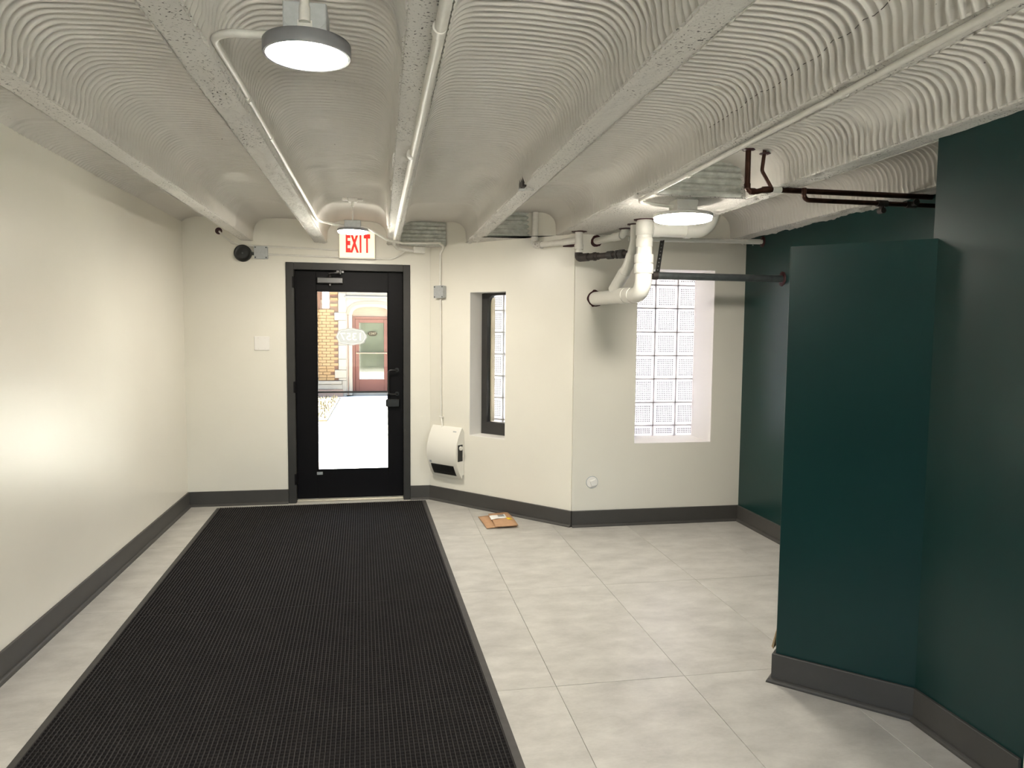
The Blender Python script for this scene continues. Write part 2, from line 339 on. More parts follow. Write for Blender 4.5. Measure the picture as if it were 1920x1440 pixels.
# baseboards: board + quarter-round shoe
def baseboard(name, pts, h=0.131):
    # pts: polyline on the floor, room side to the left of travel
    P = [Vector(p) for p in pts]; prof = [(0, 0), (0.0, h), (0.011, h), (0.013, h-0.003), (0.013, 0)]; shoe = [(0.013, 0), (0.013, 0.020)]+[(0.013+0.019*math.sin(a), 0.020*math.cos(a)) for a in (0.4, 0.8, 1.2, math.pi/2)]
    nrm = []
    for i in range(len(P)-1):
        d = (P[i+1]-P[i]).normalized(); nrm.append(Vector((-d.y, d.x)))
    offs = []
    for i in range(len(P)):
        if i == 0: offs.append(nrm[0])
        elif i == len(P)-1: offs.append(nrm[-1])
        else:
            m_ = (nrm[i-1]+nrm[i]); offs.append(m_/(m_.dot(nrm[i])))
    def sweep(pr):
        b = MB(); n = len(pr); vs = [(P[i].x+offs[i].x*o, P[i].y+offs[i].y*o, z) for i in range(len(P)) for o, z in pr]
        fs = [(i*n+k, i*n+(k+1) % n, (i+1)*n+(k+1) % n, (i+1)*n+k) for i in range(len(P)-1) for k in range(n)]
        fs += [tuple(range(n)), tuple(range((len(P)-1)*n, len(P)*n))]
        b.add(vs, fs); return b
    o = struct(sweep(prof).build(name, M['base'])); sweep(shoe).build('shoe_moulding', M['base'], o); return o
baseboard('baseboard_left', [(XL, YB), (XL, -2.9)])
baseboard('baseboard_back', [(DX0-0.001, YB), (XL, YB)])
baseboard('baseboard_angled', [(AX, YA), (0.46, YB+0.002), (DX1+0.001, YB)])
baseboard('baseboard_alcove', [(XG, YA), (AX, YA)])
baseboard('baseboard_green', [(XG, 2.57), (XG, YA)])
pl = PA+pp*0.46
baseboard('baseboard_partition', [(XR, 2.032), (XR, PB.y), (PA.x, PA.y), (pl.x, pl.y)], 0.133)

# ------------------------------------------------------------------ ceiling
ceil = struct(MB().box(XL-0.2, XG+0.25, -3.1, 7.05, HW, HW+0.18).build('ceiling', M['joist']))
JO = [(-1.19, -1.095), (-0.565, -0.462), (0.070, 0.175), (0.755, 0.860), (1.400, 1.500), (2.072, 2.185), (2.835, 3.10)]
PITCH = 0.0390
def vault(xa, xb, ya, yb, yfade, seed, leftwall=False, top=2.552):
    n = 30; R = 0.125; zb = ZC-0.004
    pts = []
    def arc(cx, cz, a0, a1, k): return [(cx+R*math.cos(a0+(a1-a0)*i/k), cz+R*math.sin(a0+(a1-a0)*i/k)) for i in range(k+1)]
    sl_ = 0.005
    if leftwall: pts += [(xa, top-0.045), (xa+0.03, top-0.02), (xa+0.07, top-0.006)]
    else: pts += [(xa, zb), (xa+sl_*0.5, (zb+top-R)/2)]+arc(xa+sl_+R, top-R, math.pi, math.pi/2, 9)
    mid = []
    x0 = pts[-1][0]; x1 = xb-sl_-R
    for i in range(1, 8): mid.append((x0+(x1-x0)*i/8, top+0.006*math.sin(math.pi*i/8)))
    pts += mid + arc(xb-sl_-R, top-R, math.pi/2, 0, 9)+[(xb-sl_*0.5, (zb+top-R)/2), (xb, zb)]
    A = np.array(pts); Tn = np.gradient(A, axis=0); Nn = np.stack([Tn[:, 1], -Tn[:, 0]], 1); Nn /= np.linalg.norm(Nn, axis=1)[:, None]
    ys = np.arange(ya, yb, PITCH/10); ys = np.append(ys, yb)
    S = np.concatenate([[0], np.cumsum(np.linalg.norm(np.diff(A, axis=0), axis=1))])
    YY, SS = np.meshgrid(ys, S, indexing='ij')
    wob = (vnoise(SS*5+seed, YY*1.3, seed)-0.5)*0.0035 + (vnoise(SS*11, YY*5+seed*3, seed+5)-0.5)*0.0022
    ph = (YY+wob)/PITCH
    h = 0.0155*(0.5+0.5*np.cos(2*np.pi*ph))**4.0
    patch = np.clip((vnoise(SS*3.0+7, YY*2.2, seed+9)-0.08)/0.20, 0.25, 1)
    fade = 1/(1+np.exp((YY-yfade)/0.035))
    edge = np.ones_like(S)
    if not leftwall: edge *= np.clip(S/0.03, 0.15, 1)
    edge *= np.clip((S[-1]-S)/0.03, 0.15, 1)
    h = h*patch*fade*edge[None, :] + (vnoise(SS*22, YY*22, seed+3)-0.5)*0.0010 + (vnoise(SS*4, YY*3, seed+31)-0.5)*0.0020*edge[None, :]
    P = np.zeros((len(ys), len(S), 3)); P[:, :, 0] = A[:, 0][None, :]+Nn[:, 0][None, :]*h; P[:, :, 2] = A[:, 1][None, :]+Nn[:, 1][None, :]*h; P[:, :, 1] = YY
    o = grid('ribbed_vault', P, M['vault'], ceil); return o
Y0 = -0.4
vault(XL, JO[0][0], Y0, YB, 5.6, 3, leftwall=True, top=2.545)
vault(JO[0][1], JO[1][0], Y0, YB, 5.92, 14)
vault(JO[1][1], JO[2][0], Y0, YB, 5.75, 25)
vault(JO[2][1], JO[3][0], Y0, 6.62, 5.6, 36)
vault(JO[3][1], JO[4][0], Y0, 5.97, 5.25, 47)
vault(JO[4][1], JO[5][0], Y0, 3.92, 3.62, 58, top=2.545)
vault(JO[5][1], JO[6][0], Y0, YA, 5.42, 69)
for k, (xa, xb) in enumerate(JO):
    yb = [YB, YB, YB, 6.55, 5.95, YA, YA][k]
    ys = np.arange(Y0, yb, 0.011); ys = np.append(ys, yb); xs = np.linspace(-0.004, xb-xa+0.004, 13)
    YY, XX = np.meshgrid(ys, xs, indexing='ij')
    inner = np.minimum(XX+0.004, xb-xa+0.004-XX); fall = np.clip(inner/0.02, 0, 1)
    rough = np.clip((vnoise(XX*2, YY*1.1, 300+k)-0.3)*2.2, 0.15, 1)
    z = ZC - 0.004*fall + ((vnoise(XX*70, YY*40, 100+k)-0.5)*0.014+(vnoise(XX*30, YY*14, 200+k)-0.5)*0.020)*fall*rough + (1-fall)*0.003
    P = np.stack([xa+XX+(vnoise(XX*3, YY*9, 400+k)-0.5)*0.012, YY, z], -1)
    grid('joist', P, M['joist'], ceil)
# a long crack wandering along the shoulder of the fifth vault
rc_ = random.Random(12); pts_ = []; a_ = 0.95
for i in range(35):
    yy = 1.45+i*0.045; a_ = min(1.15, max(0.25, a_+rc_.uniform(-0.10, 0.08))); R_c = 0.125-0.005
    pts_.append((JO[4][0]-0.005-0.125+R_c*math.cos(a_), yy+rc_.uniform(-0.006, 0.006), 2.552-0.125+R_c*math.sin(a_)))
MB().tube(pts_, 0.0011, 5).build('crack', M['screw'], ceil)
# behind the camera the vaults go on, too far out of frame for separate ribs
b = MB(); b.box(XL, XG, -2.9, Y0, ZC+0.10, HW)
b.build('rear_ceiling', M['joist'], ceil)
# plaster soffits where the vaults stop short
b = MB(); b.box(JO[4][0]+0.01, JO[5][1]-0.01, 3.92, YA, ZC-0.004, HW); b.build('plaster_soffit', M['joist'], ceil)
b = MB(); b.prism([(0.76, 5.985), (1.405, 5.965), (1.405, 5.74), (1.17, 5.99), (0.76, 6.43)], ZC-0.004, HW); b.build('plaster_soffit', M['joist'], ceil)
b = MB(); b.prism([(0.172, 6.62), (0.585, 6.62), (0.46, 6.755), (0.172, 6.755)], ZC-0.018, HW); b.build('plaster_soffit', M['joist'], ceil)
def closure(x0, x1, y, z0, z1, per=0.036, lean=0.012):
    zs = np.arange(z0, z1+0.001, per/8); xs = np.linspace(x0, x1, 16)
    XX, ZZ = np.meshgrid(xs, zs); c = np.abs(np.sin(np.pi*(ZZ-z0)/per))
    YY = y + lean*(ZZ-z0)/(z1-z0) - 0.019*c + (vnoise(XX*30, ZZ*80, int(y*100))-0.5)*0.004
    P = np.stack([XX, YY, ZZ], -1); o = grid('corrugated_closure', P, M['closure'], ceil)
    return o
closure(0.178, 0.588, 6.605, ZC-0.016, 2.552)
closure(0.862, 1.36, 5.950, ZC, 2.56)
closure(1.502, 2.03, 3.905, ZC, 2.55)

# ================================================================== DOOR 1
door = struct(empty('door_1', (-0.27, YB, 0)))
def child(b, name, m, p, **k):   # geometry written in world coordinates, parent at p.location
    o = b.build(name, m, p); o.matrix_parent_inverse = Matrix.Translation(-p.location) if p.parent is None else Matrix.Identity(4); return o
YF = YB-0.012
JI0, JI1, JT = -0.752, 0.213, 2.112     # clear opening
b = MB()
b.bbox(DX0, JI0, YF, YB+0.13, 0, DZ1, 0.003); b.bbox(JI1, DX1, YF, YB+0.13, 0, DZ1, 0.003); b.bbox(JI0-0.001, JI1+0.001, YF, YB+0.13, JT, DZ1, 0.003)
b.box(JI0, JI0+0.016, YB+0.10, YB+0.13, 0, JT); b.box(JI1-0.016, JI1, YB+0.10, YB+0.13, 0, JT); b.box(JI0, JI1, YB+0.10, YB+0.13, JT-0.016, JT)
child(b, 'door_frame', M['frame'], door)
b = MB(); b.bbox(JI0, JI1, YB+0.03, YB+0.20, 0.0, 0.016, 0.004); b.box(JI0, JI1, YB+0.07, YB+0.10, 0.016, 0.022); child(b, 'threshold', M['alu'], door)
YLf = YB+0.055                           # room face of the leaf
G0, G1, GZ0, GZ1 = -0.566, 0.078, 0.286, 1.932
b = MB(); L0, L1 = JI0+0.004, JI1-0.004; yb = YLf+0.044
b.bbox(L0, G0, YLf, yb, 0.024, JT-0.006, 0.002); b.bbox(G1, L1, YLf, yb, 0.024, JT-0.006, 0.002)
b.bbox(G0-0.001, G1+0.001, YLf, yb, 0.024, GZ0, 0.002); b.bbox(G0-0.001, G1+0.001, YLf, yb, GZ1, JT-0.006, 0.002)
leaf = child(b, 'door_leaf', M['black'], door); lab(leaf, 'black full-lite door leaf')
def sub(b, name, m, p): return b.build(name, m, p)
b = MB(); gw = 0.010
b.box(G0, G0+gw, YLf-0.006, YLf+0.012, GZ0, GZ1); b.box(G1-gw, G1, YLf-0.006, YLf+0.012, GZ0, GZ1); b.box(G0, G1, YLf-0.006, YLf+0.012, GZ0, GZ0+gw); b.box(G0, G1, YLf-0.006, YLf+0.012, GZ1-gw, GZ1)
sub(b, 'glazing_bead', M['black'], leaf)
pn_ = sub(MB().box(G0+0.001, G1-0.001, YLf+0.016, YLf+0.022, GZ0+0.001, GZ1-0.001), 'glass_pane', M['pane'], leaf)
sub(MB().bbox(G0, G1, YLf+0.004, YLf+0.015, 1.000, 1.016, 0.002), 'crossbar', M['frame'], leaf)
# closer: body on the leaf, two-bar arm up to the frame head
b = MB(); b.bbox(-0.556, -0.322, YLf-0.048, YLf, 1.994, 2.052, 0.008); b.cyl((-0.44, YLf-0.024, 1.975), (-0.44, YLf-0.024, 2.068), 0.012)
closer = child(b, 'door_closer', M['steel_dark'], door)
b = MB(); b.tube([(-0.44, YLf-0.024, 2.075), (-0.43, YLf-0.15, 2.080), (-0.345, YLf-0.10, 2.090)], 0.008, 8); b.tube([(-0.345, YLf-0.10, 2.088), (-0.345, YLf-0.02, 2.100)], 0.009, 8)
b.bbox(-0.385, -0.315, YLf-0.05, YLf-0.03, 2.088, JT, 0.003); b.cyl((-0.345, YLf-0.10, 2.075), (-0.345, YLf-0.10, 2.112), 0.010)
b.tube([(-0.45, YLf-0.03, 2.085), (-0.36, YLf-0.045, 2.098)], 0.007, 8)
b.build('closer_arm', M['steel_dark'], closer)
# pull handle: squared loop on the right stile
hx = 0.120
b = MB(); b.tube(roundpath([(hx+0.035, YLf, 1.212), (hx+0.035, YLf-0.055, 1.212), (hx-0.045, YLf-0.060, 1.212), (hx-0.045, YLf-0.060, 0.990), (hx+0.035, YLf-0.055, 0.990), (hx+0.035, YLf, 0.990)], 0.028, 6), 0.0085, 10)
b.cyl((hx+0.035, YLf, 1.212), (hx+0.035, YLf-0.006, 1.212), 0.020); b.cyl((hx+0.035, YLf, 0.990), (hx+0.035, YLf-0.006, 0.990), 0.020)
child(b, 'pull_handle', M['plastic_black'], door)
b = MB(); b.bbox(0.060, 0.178, YLf-0.035, YLf, 0.868, 0.944, 0.006); b.box(0.052, 0.066, YLf-0.03, YLf-0.004, 0.874, 0.938); child(b, 'lock_box', M['plastic_black'], door)
b = MB(); b.bbox(-0.575, -0.523, YLf-0.002, YLf, 0.245, 0.272, 0.0008); child(b, 'maker_plate', M['steel'], door)
for z in (2.00, 1.06, 0.22):
    b = MB(); b.cyl((JI0+0.002, YB+0.045, z-0.055), (JI0+0.002, YB+0.045, z+0.055), 0.008, 10); b.box(JI0-0.014, JI0+0.002, YF-0.0015, YB+0.05, z-0.05, z+0.05); child(b, 'hinge', M['black'], door)
# numbers stuck on the outside of the glass, read in mirror image from here
cx, cz = -0.256, 1.517
out = []
for k in range(64):
    a = 2*math.pi*k/64; rx, rz = 0.140, 0.079; e = 1+0.032*math.cos(8*a)
    ca, sa = math.cos(a), math.sin(a); q = (abs(ca)**2.5+abs(sa)**2.5)**(-1/2.5)
    out.append((cx+rx*ca*q*e*0.98, cz+rz*sa*q*e*0.98))
FD = lambda x, y, z: Vector((x, YLf+0.0225+z, y))
def scaled(k, j): return [(cx+(x-cx)*k, cz+(z-cz)*j) for x, z in out]
def ringpl(A, B, z0, z1):
    b = MB(); n = len(A); vs = [FD(*p, z) for z in (z0, z1) for L_ in (A, B) for p in L_]
    for i in range(n):
        j = (i+1) % n
        b.add([vs[i], vs[j], vs[n+j], vs[n+i], vs[2*n+i], vs[2*n+j], vs[3*n+j], vs[3*n+i]], [(0, 1, 2, 3), (4, 7, 6, 5), (0, 4, 5, 1), (3, 2, 6, 7)])
    return b
dec = child(ringpl(out, scaled(0.915, 0.88), 0, 0.0012), 'number_decal', M['decal'], door); lab(dec, 'frosted grey house number decal read in mirror image')
ringpl(scaled(0.913, 0.878), scaled(0.885, 0.835), 0, 0.0012).build('decal_line', M['decal_fig'], dec)
# panel with the digits left open in it, and the lighter digits set in the openings
import bmesh
R_ = (math.pi/2, 0, math.pi)
tmp = text('panel', '1357', 0.098, 0.0, M['decal'], None, (0, 0, 0), (0, 0, 0)); pm_ = tmp.data; D.objects.remove(tmp); pm_.materials.clear(); pm_.materials.append(M['decal_sheet'])
bm = bmesh.new(); bm.from_mesh(pm_); bmesh.ops.remove_doubles(bm, verts=bm.verts, dist=1e-6)
bmesh.ops.delete(bm, geom=[e_ for e_ in bm.edges if len(e_.link_faces) > 1], context='EDGES_FACES')
bmesh.ops.delete(bm, geom=list(bm.faces), context='FACES_ONLY')
ov = [bm.verts.new((-(x-cx)/1.06, z-(cz-0.003), 0)) for x, z in scaled(0.883, 0.833)]
for i in range(len(ov)): bm.edges.new((ov[i], ov[(i+1) % len(ov)]))
bmesh.ops.triangle_fill(bm, edges=list(bm.edges), use_beauty=True, use_dissolve=False, normal=(0, 0, 1))
bm.to_mesh(pm_); bm.free()
po_ = link('decal_panel', pm_, dec, (cx, YLf+0.0231, cz-0.003)); po_.rotation_euler = R_; po_.scale = (1.06, 1, 1)
text('digits', '1357', 0.098, 0.0003, M['decal_fig'], dec, (cx, YLf+0.0231, cz-0.003), R_, 1.06)

# ================================================================== WINDOW 1 (angled wall)
def disp_block(wd, ht, depth=0.07):
    b = MB(); b.bbox(-wd/2, wd/2, 0, depth, -ht/2, ht/2, 0.006)
    p = 0.0165; nx = int((wd-0.03)/p); nz = int((ht-0.03)/p)
    for i in range(nx):
        for j in range(nz):
            if (i+j) % 1: continue
            x = (i-(nx-1)/2)*p; z = (j-(nz-1)/2)*p; r = 0.0050
            vs = [(x-r, 0, z-r*1.4), (x+r, 0, z-r*0.6), (x+r, 0, z+r*1.4), (x-r, 0, z+r*0.6), (x, -0.003, z)]
            b.add([Vector(v)-Vector((0, 0.0004, 0)) for v in vs], [(0, 1, 4), (1, 2, 4), (2, 3, 4), (3, 0, 4)], 1)
    return b
MESHC = {}
def block(wd, ht, parent, mtx):
    k = (round(wd, 3), round(ht, 3))
    if k not in MESHC:
        o = disp_block(*k).build('glass_block', [M['block'], M['block_dot']], parent); MESHC[k] = o.data
    else: o = link('glass_block', MESHC[k], parent)
    o.matrix_local = mtx; return o
win1 = struct(empty('window_1', FA(0.68, 0, WZ0)))
ang = math.atan2(AD.y, AD.x)
dB = 0.29
i1 = Matrix.Translation(-win1.location)
b = MB()
us = [U0-0.055, 0.438, 0.633, 0.829, U1+0.14]; zs = [0.58, 0.774, 0.973, 1.173, 1.372, 1.570, 1.768, 1.966]
for a in range(len(us)-1):
    for c in range(len(zs)-1):
        u0, u1, z0, z1 = us[a], us[a+1], zs[c], zs[c+1]
        lo, hi = max(u0, U0-0.05), min(u1, U1+0.05); zl, zh = max(z0, WZ0), min(z1, WZ1)
        if hi-lo < 0.03 or zh-zl < 0.03: continue
        pos = FA((lo+hi)/2, dB, (zl+zh)/2)
        block(hi-lo-0.011, zh-zl-0.011, win1, i1 @ Matrix.Translation(pos) @ Matrix.Rotation(ang, 4, 'Z'))
for u in us[1:-1]: b.box(u-0.0055, u+0.0055, dB-0.001, dB+0.06, WZ0, WZ1, fr=FA)
for z in zs[1:-1]: b.box(U0-0.05, U1+0.05, dB-0.001, dB+0.06, z-0.0055, z+0.0055, fr=FA)
child(b, 'mortar_joints', M['mortar'], win1)
# dark sash with rounded upper corners
d0, d1 = 0.165, 0.215
sw = 0.066; iu0, iu1, iz0, iz1 = U0+sw, U1-sw, WZ0+0.112, WZ1-0.022; rr = 0.075
def rounded(u0, u1, z0, z1, r, n=8):
    p = [(u0, z0), (u1, z0)]
    p += [(u1-r+r*math.cos(math.pi/2*i/n), z1-r+r*math.sin(math.pi/2*i/n)) for i in range(n+1)]
    p += [(u0+r-r*math.sin(math.pi/2*i/n), z1-r+r*math.cos(math.pi/2*i/n)) for i in range(n+1)]
    return p
def ringprism(b, outer_fn, inner, dd0, dd1, fr, mi=0):
    # closed frame between a rectangle and an inner outline
    inn = inner; n = len(inn)
    ou = [outer_fn(p) for p in inn]
    for dd, flip in ((dd0, 0), (dd1, 1)):
        vs = [fr(p[0], dd, p[1]) for p in ou]+[fr(p[0], dd, p[1]) for p in inn]
        b.add(vs, [(i, (i+1) % n, n+(i+1) % n, n+i) for i in range(n)], mi)
    vs = [fr(p[0], dd0, p[1]) for p in inn]+[fr(p[0], dd1, p[1]) for p in inn]; b.add(vs, [(i, (i+1) % n, n+(i+1) % n, n+i) for i in range(n)], mi)
    vs = [fr(p[0], dd0, p[1]) for p in ou]+[fr(p[0], dd1, p[1]) for p in ou]; b.add(vs, [(i, (i+1) % n, n+(i+1) % n, n+i) for i in range(n)], mi)
def outer(e0, e1, f0, f1, c0, c1, g0, g1):
    def fn(p):
        u = e0 if p[0] < (c0+c1)/2 else e1; z = f0 if p[1] <= g0+1e-4 else f1
        if p[1] > g0+1e-4 and p[1] < g1-rr-1e-4: z = p[1]
        return (u, z)
    return fn
inn = rounded(iu0, iu1, iz0, iz1, rr)
def outr(p):
    u, z = p; fu = (u-iu0)/(iu1-iu0); 
    if z <= iz0+1e-4: return (U0+0.004 if fu < 0.5 else U1-0.004, WZ0+0.004)
    if z >= iz1-1e-4: return (U0+0.004+(U1-U0-0.008)*fu, WZ1-0.004)
    k = (z-(iz1-rr))/rr; k = max(0, min(1, k))
    if k < 0.6: return (U0+0.004 if fu < 0.5 else U1-0.004, z+(WZ1-0.004-z)*k/0.6*1.0 if k > 0 else z)
    s = (k-0.6)/0.4
    return ((U0+0.004+(u-U0-0.004)*s) if fu < 0.5 else (U1-0.004+(u-U1+0.004)*s), WZ1-0.004)
b = MB(); ringprism(b, outr, inn, d0, d1, FA); child(b, 'window_sash', M['frame'], win1)
b = MB(); b.box(iu0-0.002, iu0+0.010, d1, d1+0.05, iz0, iz1-0.02, fr=FA); b.box(iu1-0.010, iu1+0.002, d1, d1+0.05, iz0, iz1-0.02, fr=FA); b.box(iu0, iu1, d1, d1+0.05, iz0-0.03, iz0-0.004, fr=FA)
child(b, 'window_stop', M['cream'], win1)
child(MB().box(iu0-0.01, iu1+0.01, d1-0.012, d1-0.008, iz0-0.01, iz1+0.004, fr=FA), 'window_pane', M['pane'], win1)

# ================================================================== WINDOW 2 (alcove)
win2 = struct(empty('window_2', (2.38, YA, VZ0))); i2 = Matrix.Translation(-win2.location); YW = 5.985
xs = [V0-0.09, 2.152, 2.354, 2.557, V1+0.045]; zs = [VZ0-0.10, 0.768, 0.970, 1.176, 1.380, 1.584, 1.790, 1.990, VZ1+0.10]
b = MB()
for a in range(len(xs)-1):
    for c in range(len(zs)-1):
        lo, hi = max(xs[a], V0-0.02), min(xs[a+1], V1+0.02); zl, zh = max(zs[c], VZ0), min(zs[c+1], VZ1)
        block(hi-lo-0.011, zh-zl-0.011, win2, i2 @ Matrix.Translation((((lo+hi)/2), YW, (zl+zh)/2)))
for x in xs[1:-1]: b.box(x-0.0055, x+0.0055, YW-0.001, YW+0.06, VZ0, VZ1)
for z in zs[1:-1]: b.box(V0-0.02, V1+0.02, YW-0.001, YW+0.06, z-0.0055, z+0.0055)
child(b, 'mortar_joints', M['mortar'], win2)

# ================================================================== ENTRANCE MAT
mt = tag(empty('entrance_mat', (-0.43, 3.6, 0)), 'long charcoal ribbed entrance mat with grey rubber edge on the tiles', 'mat')
MW, MY0, MY1, MROT = 1.835, 0.42, 6.672, math.radians(1.35)
mt.rotation_euler = (0, 0, MROT)
hw = MW/2; y0, y1 = MY0-3.6, MY1-3.6; e = 0.034; hh = 0.0075
b = MB()
for (a0, a1, c0, c1) in ((-hw, -hw+e, y0, y1), (hw-e, hw, y0, y1), (-hw+e, hw-e, y0, y0+e), (-hw+e, hw-e, y1-e, y1)):
    b.box(a0, a1, c0, c1, 0.0006, 0.0008)
vs = [(-hw, y0, 0.0012), (hw, y0, 0.0012), (hw, y1, 0.0012), (-hw, y1, 0.0012), (-hw+e, y0+e, hh), (hw-e, y0+e, hh), (hw-e, y1-e, hh), (-hw+e, y1-e, hh), (-hw, y0, 0.0004), (hw, y0, 0.0004), (hw, y1, 0.0004), (-hw, y1, 0.0004)]
b.add(vs, [(0, 1, 5, 4), (1, 2, 6, 5), (2, 3, 7, 6), (3, 0, 4, 7), (4, 5, 6, 7), (8, 9, 1, 0), (9, 10, 2, 1), (10, 11, 3, 2), (11, 8, 0, 3)])
b.mi[-5] = 1; lab(b.build('rubber_border', [M['rubber'], M['pile']], mt), 'grey rubber border')
px, py = 0.0183, 0.0222
seams = [y0+e, 1.76-3.6, 2.99-3.6, 4.18-3.6, 5.45-3.6, y1-e]
for s in range(5):
    sa, sb = seams[s]+0.0006, seams[s+1]-0.0006; ax0, ax1 = -hw+e+0.004, hw-e-0.004
    nx = int((ax1-ax0)/px); ny = int((sb-sa)/py)
    V = []; F = []; MI = []
    def addv(arr): 
        o = sum(len(a) for a in V); V.append(arr); return o
    base = np.array([(ax0, sa, hh+0.0006), (ax1, sa, hh+0.0006), (ax1, sb, hh+0.0006), (ax0, sb, hh+0.0006)]); o = addv(base); F.append(np.array([[0, 1, 2, 3]])+o); MI += [0]
    # cross bars: small humps between the ribs
    gx, gy = np.meshgrid(np.arange(nx), np.arange(ny)); gx = gx.ravel(); gy = gy.ravel(); m_ = len(gx)
    cxx = ax0+(gx+0.5)*px + RNG.uniform(-.0006, .0006, m_); cyy = sa+(gy+0.5)*py+RNG.uniform(-.0015, .0015, m_); hz = hh+0.0062+RNG.uniform(-.0010, .0010, m_)
    wx = px*0.40; wy = 0.0066; zb = hh
    pts = np.stack([np.stack([cxx-wx, cyy-wy, zb+0*hz], 1), np.stack([cxx+wx, cyy-wy, zb+0*hz], 1), np.stack([cxx+wx, cyy+wy, zb+0*hz], 1), np.stack([cxx-wx, cyy+wy, zb+0*hz], 1),
                    np.stack([cxx-wx*.8, cyy-.002, hz], 1), np.stack([cxx+wx*.8, cyy-.002, hz], 1), np.stack([cxx+wx*.8, cyy+.003, hz], 1), np.stack([cxx-wx*.8, cyy+.003, hz], 1)], 1).reshape(-1, 3)
    o = addv(pts); k = (np.arange(m_)*8)[:, None, None]
    q = np.array([[0, 1, 5, 4], [1, 2, 6, 5], [2, 3, 7, 6], [3, 0, 4, 7], [4, 5, 6, 7]])[None]; F.append((q+k).reshape(-1, 4)+o); MI += [0]*(m_*5)
    # lengthwise ribs, in short lengths so that they waver
    ns = max(2, int((sb-sa)/0.05)); yy = np.linspace(sa, sb, ns)
    for i in range(nx+1):
        x = ax0+i*px+RNG.uniform(-.0008, .0008, ns)*0.6; r = 0.0016; ht = hh+0.0068+RNG.uniform(-.0012, .0006, ns)
        ring = np.stack([np.stack([x-r*1.3, yy, 0*yy+hh], 1), np.stack([x-r*.6, yy, ht], 1), np.stack([x+r*.6, yy, ht], 1), np.stack([x+r*1.3, yy, 0*yy+hh], 1)], 1).reshape(-1, 3)
        o = addv(ring); kk = (np.arange(ns-1)*4)[:, None, None]
        q = np.array([[0, 1, 5, 4], [1, 2, 6, 5], [2, 3, 7, 6]])[None]; F.append((q+kk).reshape(-1, 4)+o); MI += [1]*((ns-1)*3)
    V = np.concatenate(V); F = np.concatenate(F)
    me = D.meshes.new('mat_section'); me.vertices.add(len(V)); me.vertices.foreach_set('co', V.reshape(-1).astype(np.float32))
    me.loops.add(len(F)*4); me.loops.foreach_set('vertex_index', F.reshape(-1).astype(np.int32)); me.polygons.add(len(F))
    me.polygons.foreach_set('loop_start', np.arange(0, len(F)*4, 4, dtype=np.int32)); me.polygons.foreach_set('material_index', np.array(MI, dtype=np.int32)); me.update(calc_edges=True)
    me.materials.append(M['pile']); me.materials.append(M['pile_rib'])
    o = link('mat_section', me, mt); o['kind'] = 'stuff'

# ================================================================== LAMPS
def lamp(name, x, y, zb, dia, th, side, label, boxw, boxh, which='corridor', drop=0.0):
    r = dia/2; t = tag(empty(name, (x, y, zb)), label, 'lamp', 'round disc ceiling lamps'); n = 48
    def lathe(prof, mi=0):
        b = MB(); k = len(prof)
        vs = [(pr*math.cos(2*math.pi*i/n), pr*math.sin(2*math.pi*i/n), pz) for i in range(n) for pr, pz in prof]
        b.add(vs, [(i*k+j, ((i+1) % n)*k+j, ((i+1) % n)*k+j+1, i*k+j+1) for i in range(n) for j in range(k-1)], mi, True); return b
    d = drop                              # height of the diffuser standing proud below the housing rim
    h = lathe([(r*0.925, d), (r*0.985, d), (r, d+0.004), (r, th), (r*0.98, th+0.003), (0.0005, th+0.003)]).build('housing', side, t)
    h.modifiers.new('e', 'EDGE_SPLIT').split_angle = 0.7
    pr = [(0.0005, 0.0015), (r*0.6, 0.0014), (r*0.927, 0.003)] if d == 0 else [(0.0005, 0.0), (r*0.6, 0.001), (r*0.90, 0.003), (r*0.955, 0.008), (r*0.965, d+0.001)]
    lathe(pr).build('diffuser', M['diffuser_'+which], t)
    b = MB(); hb = boxw/2; b.bbox(-hb, hb, -hb, hb, th+0.003, th+boxh, 0.003)
    for q in (-0.5, 0.5): b.cyl((q*hb*1.0, -hb-0.0012, th+boxh*0.55), (q*hb*1.0, -hb+0.002, th+boxh*0.55), boxh*0.30, 16)
    bx = b.build('mounting_box', M['boxgrey'] if side != M['lamp_white'] else M['lamp_white'], t)
    return t
L1 = lamp('ceiling_lamp', -0.190, 2.085, 2.318, 0.232, 0.033, M['lamp_side'], 'nearest round lamp with grey rim hanging in the vault before the exit sign', 0.112, 0.088)
L2 = lamp('ceiling_lamp', -0.193, 5.55, 2.292, 0.226, 0.030, M['lamp_side'], 'round lamp in front of the exit sign hung on a thin rod', 0.118, 0.060, 'exit', 0.014)
L3 = lamp('ceiling_lamp', 1.752, 4.06, 2.232, 0.345, 0.040, M['lamp_white'], 'wide round lamp with pale rim under the soffit beside white pipes', 0.125, 0.118, 'alcove', 0.024)
b = MB(); b.cyl((-0.0, -0.055, 0.10), (0.0, -0.075, 0.245), 0.0125, 12); b.tube([(0, -0.06, 0.066), (0, -0.057, 0.106)], 0.015, 12); b.bbox(-0.02, 0.02, -0.058, -0.05, 0.03, 0.075, 0.002)
b.build('stem', M['painted'], L1)
b = MB(); b.cyl((0, 0, 0.07), (0, 0, 0.20), 0.0045, 8); b.cyl((0, 0, 0.195), (0, 0, 0.235), 0.011, 10); b.build('stem', M['painted'], L2)
b = MB(); b.bbox(-0.035, 0.035, -0.035, 0.035, 0.228, 0.262, 0.006); b.bbox(-0.075, 0.075, -0.015, 0.015, 0.24, 0.262, 0.003); b.build('hanger_plate', M['painted'], L2)

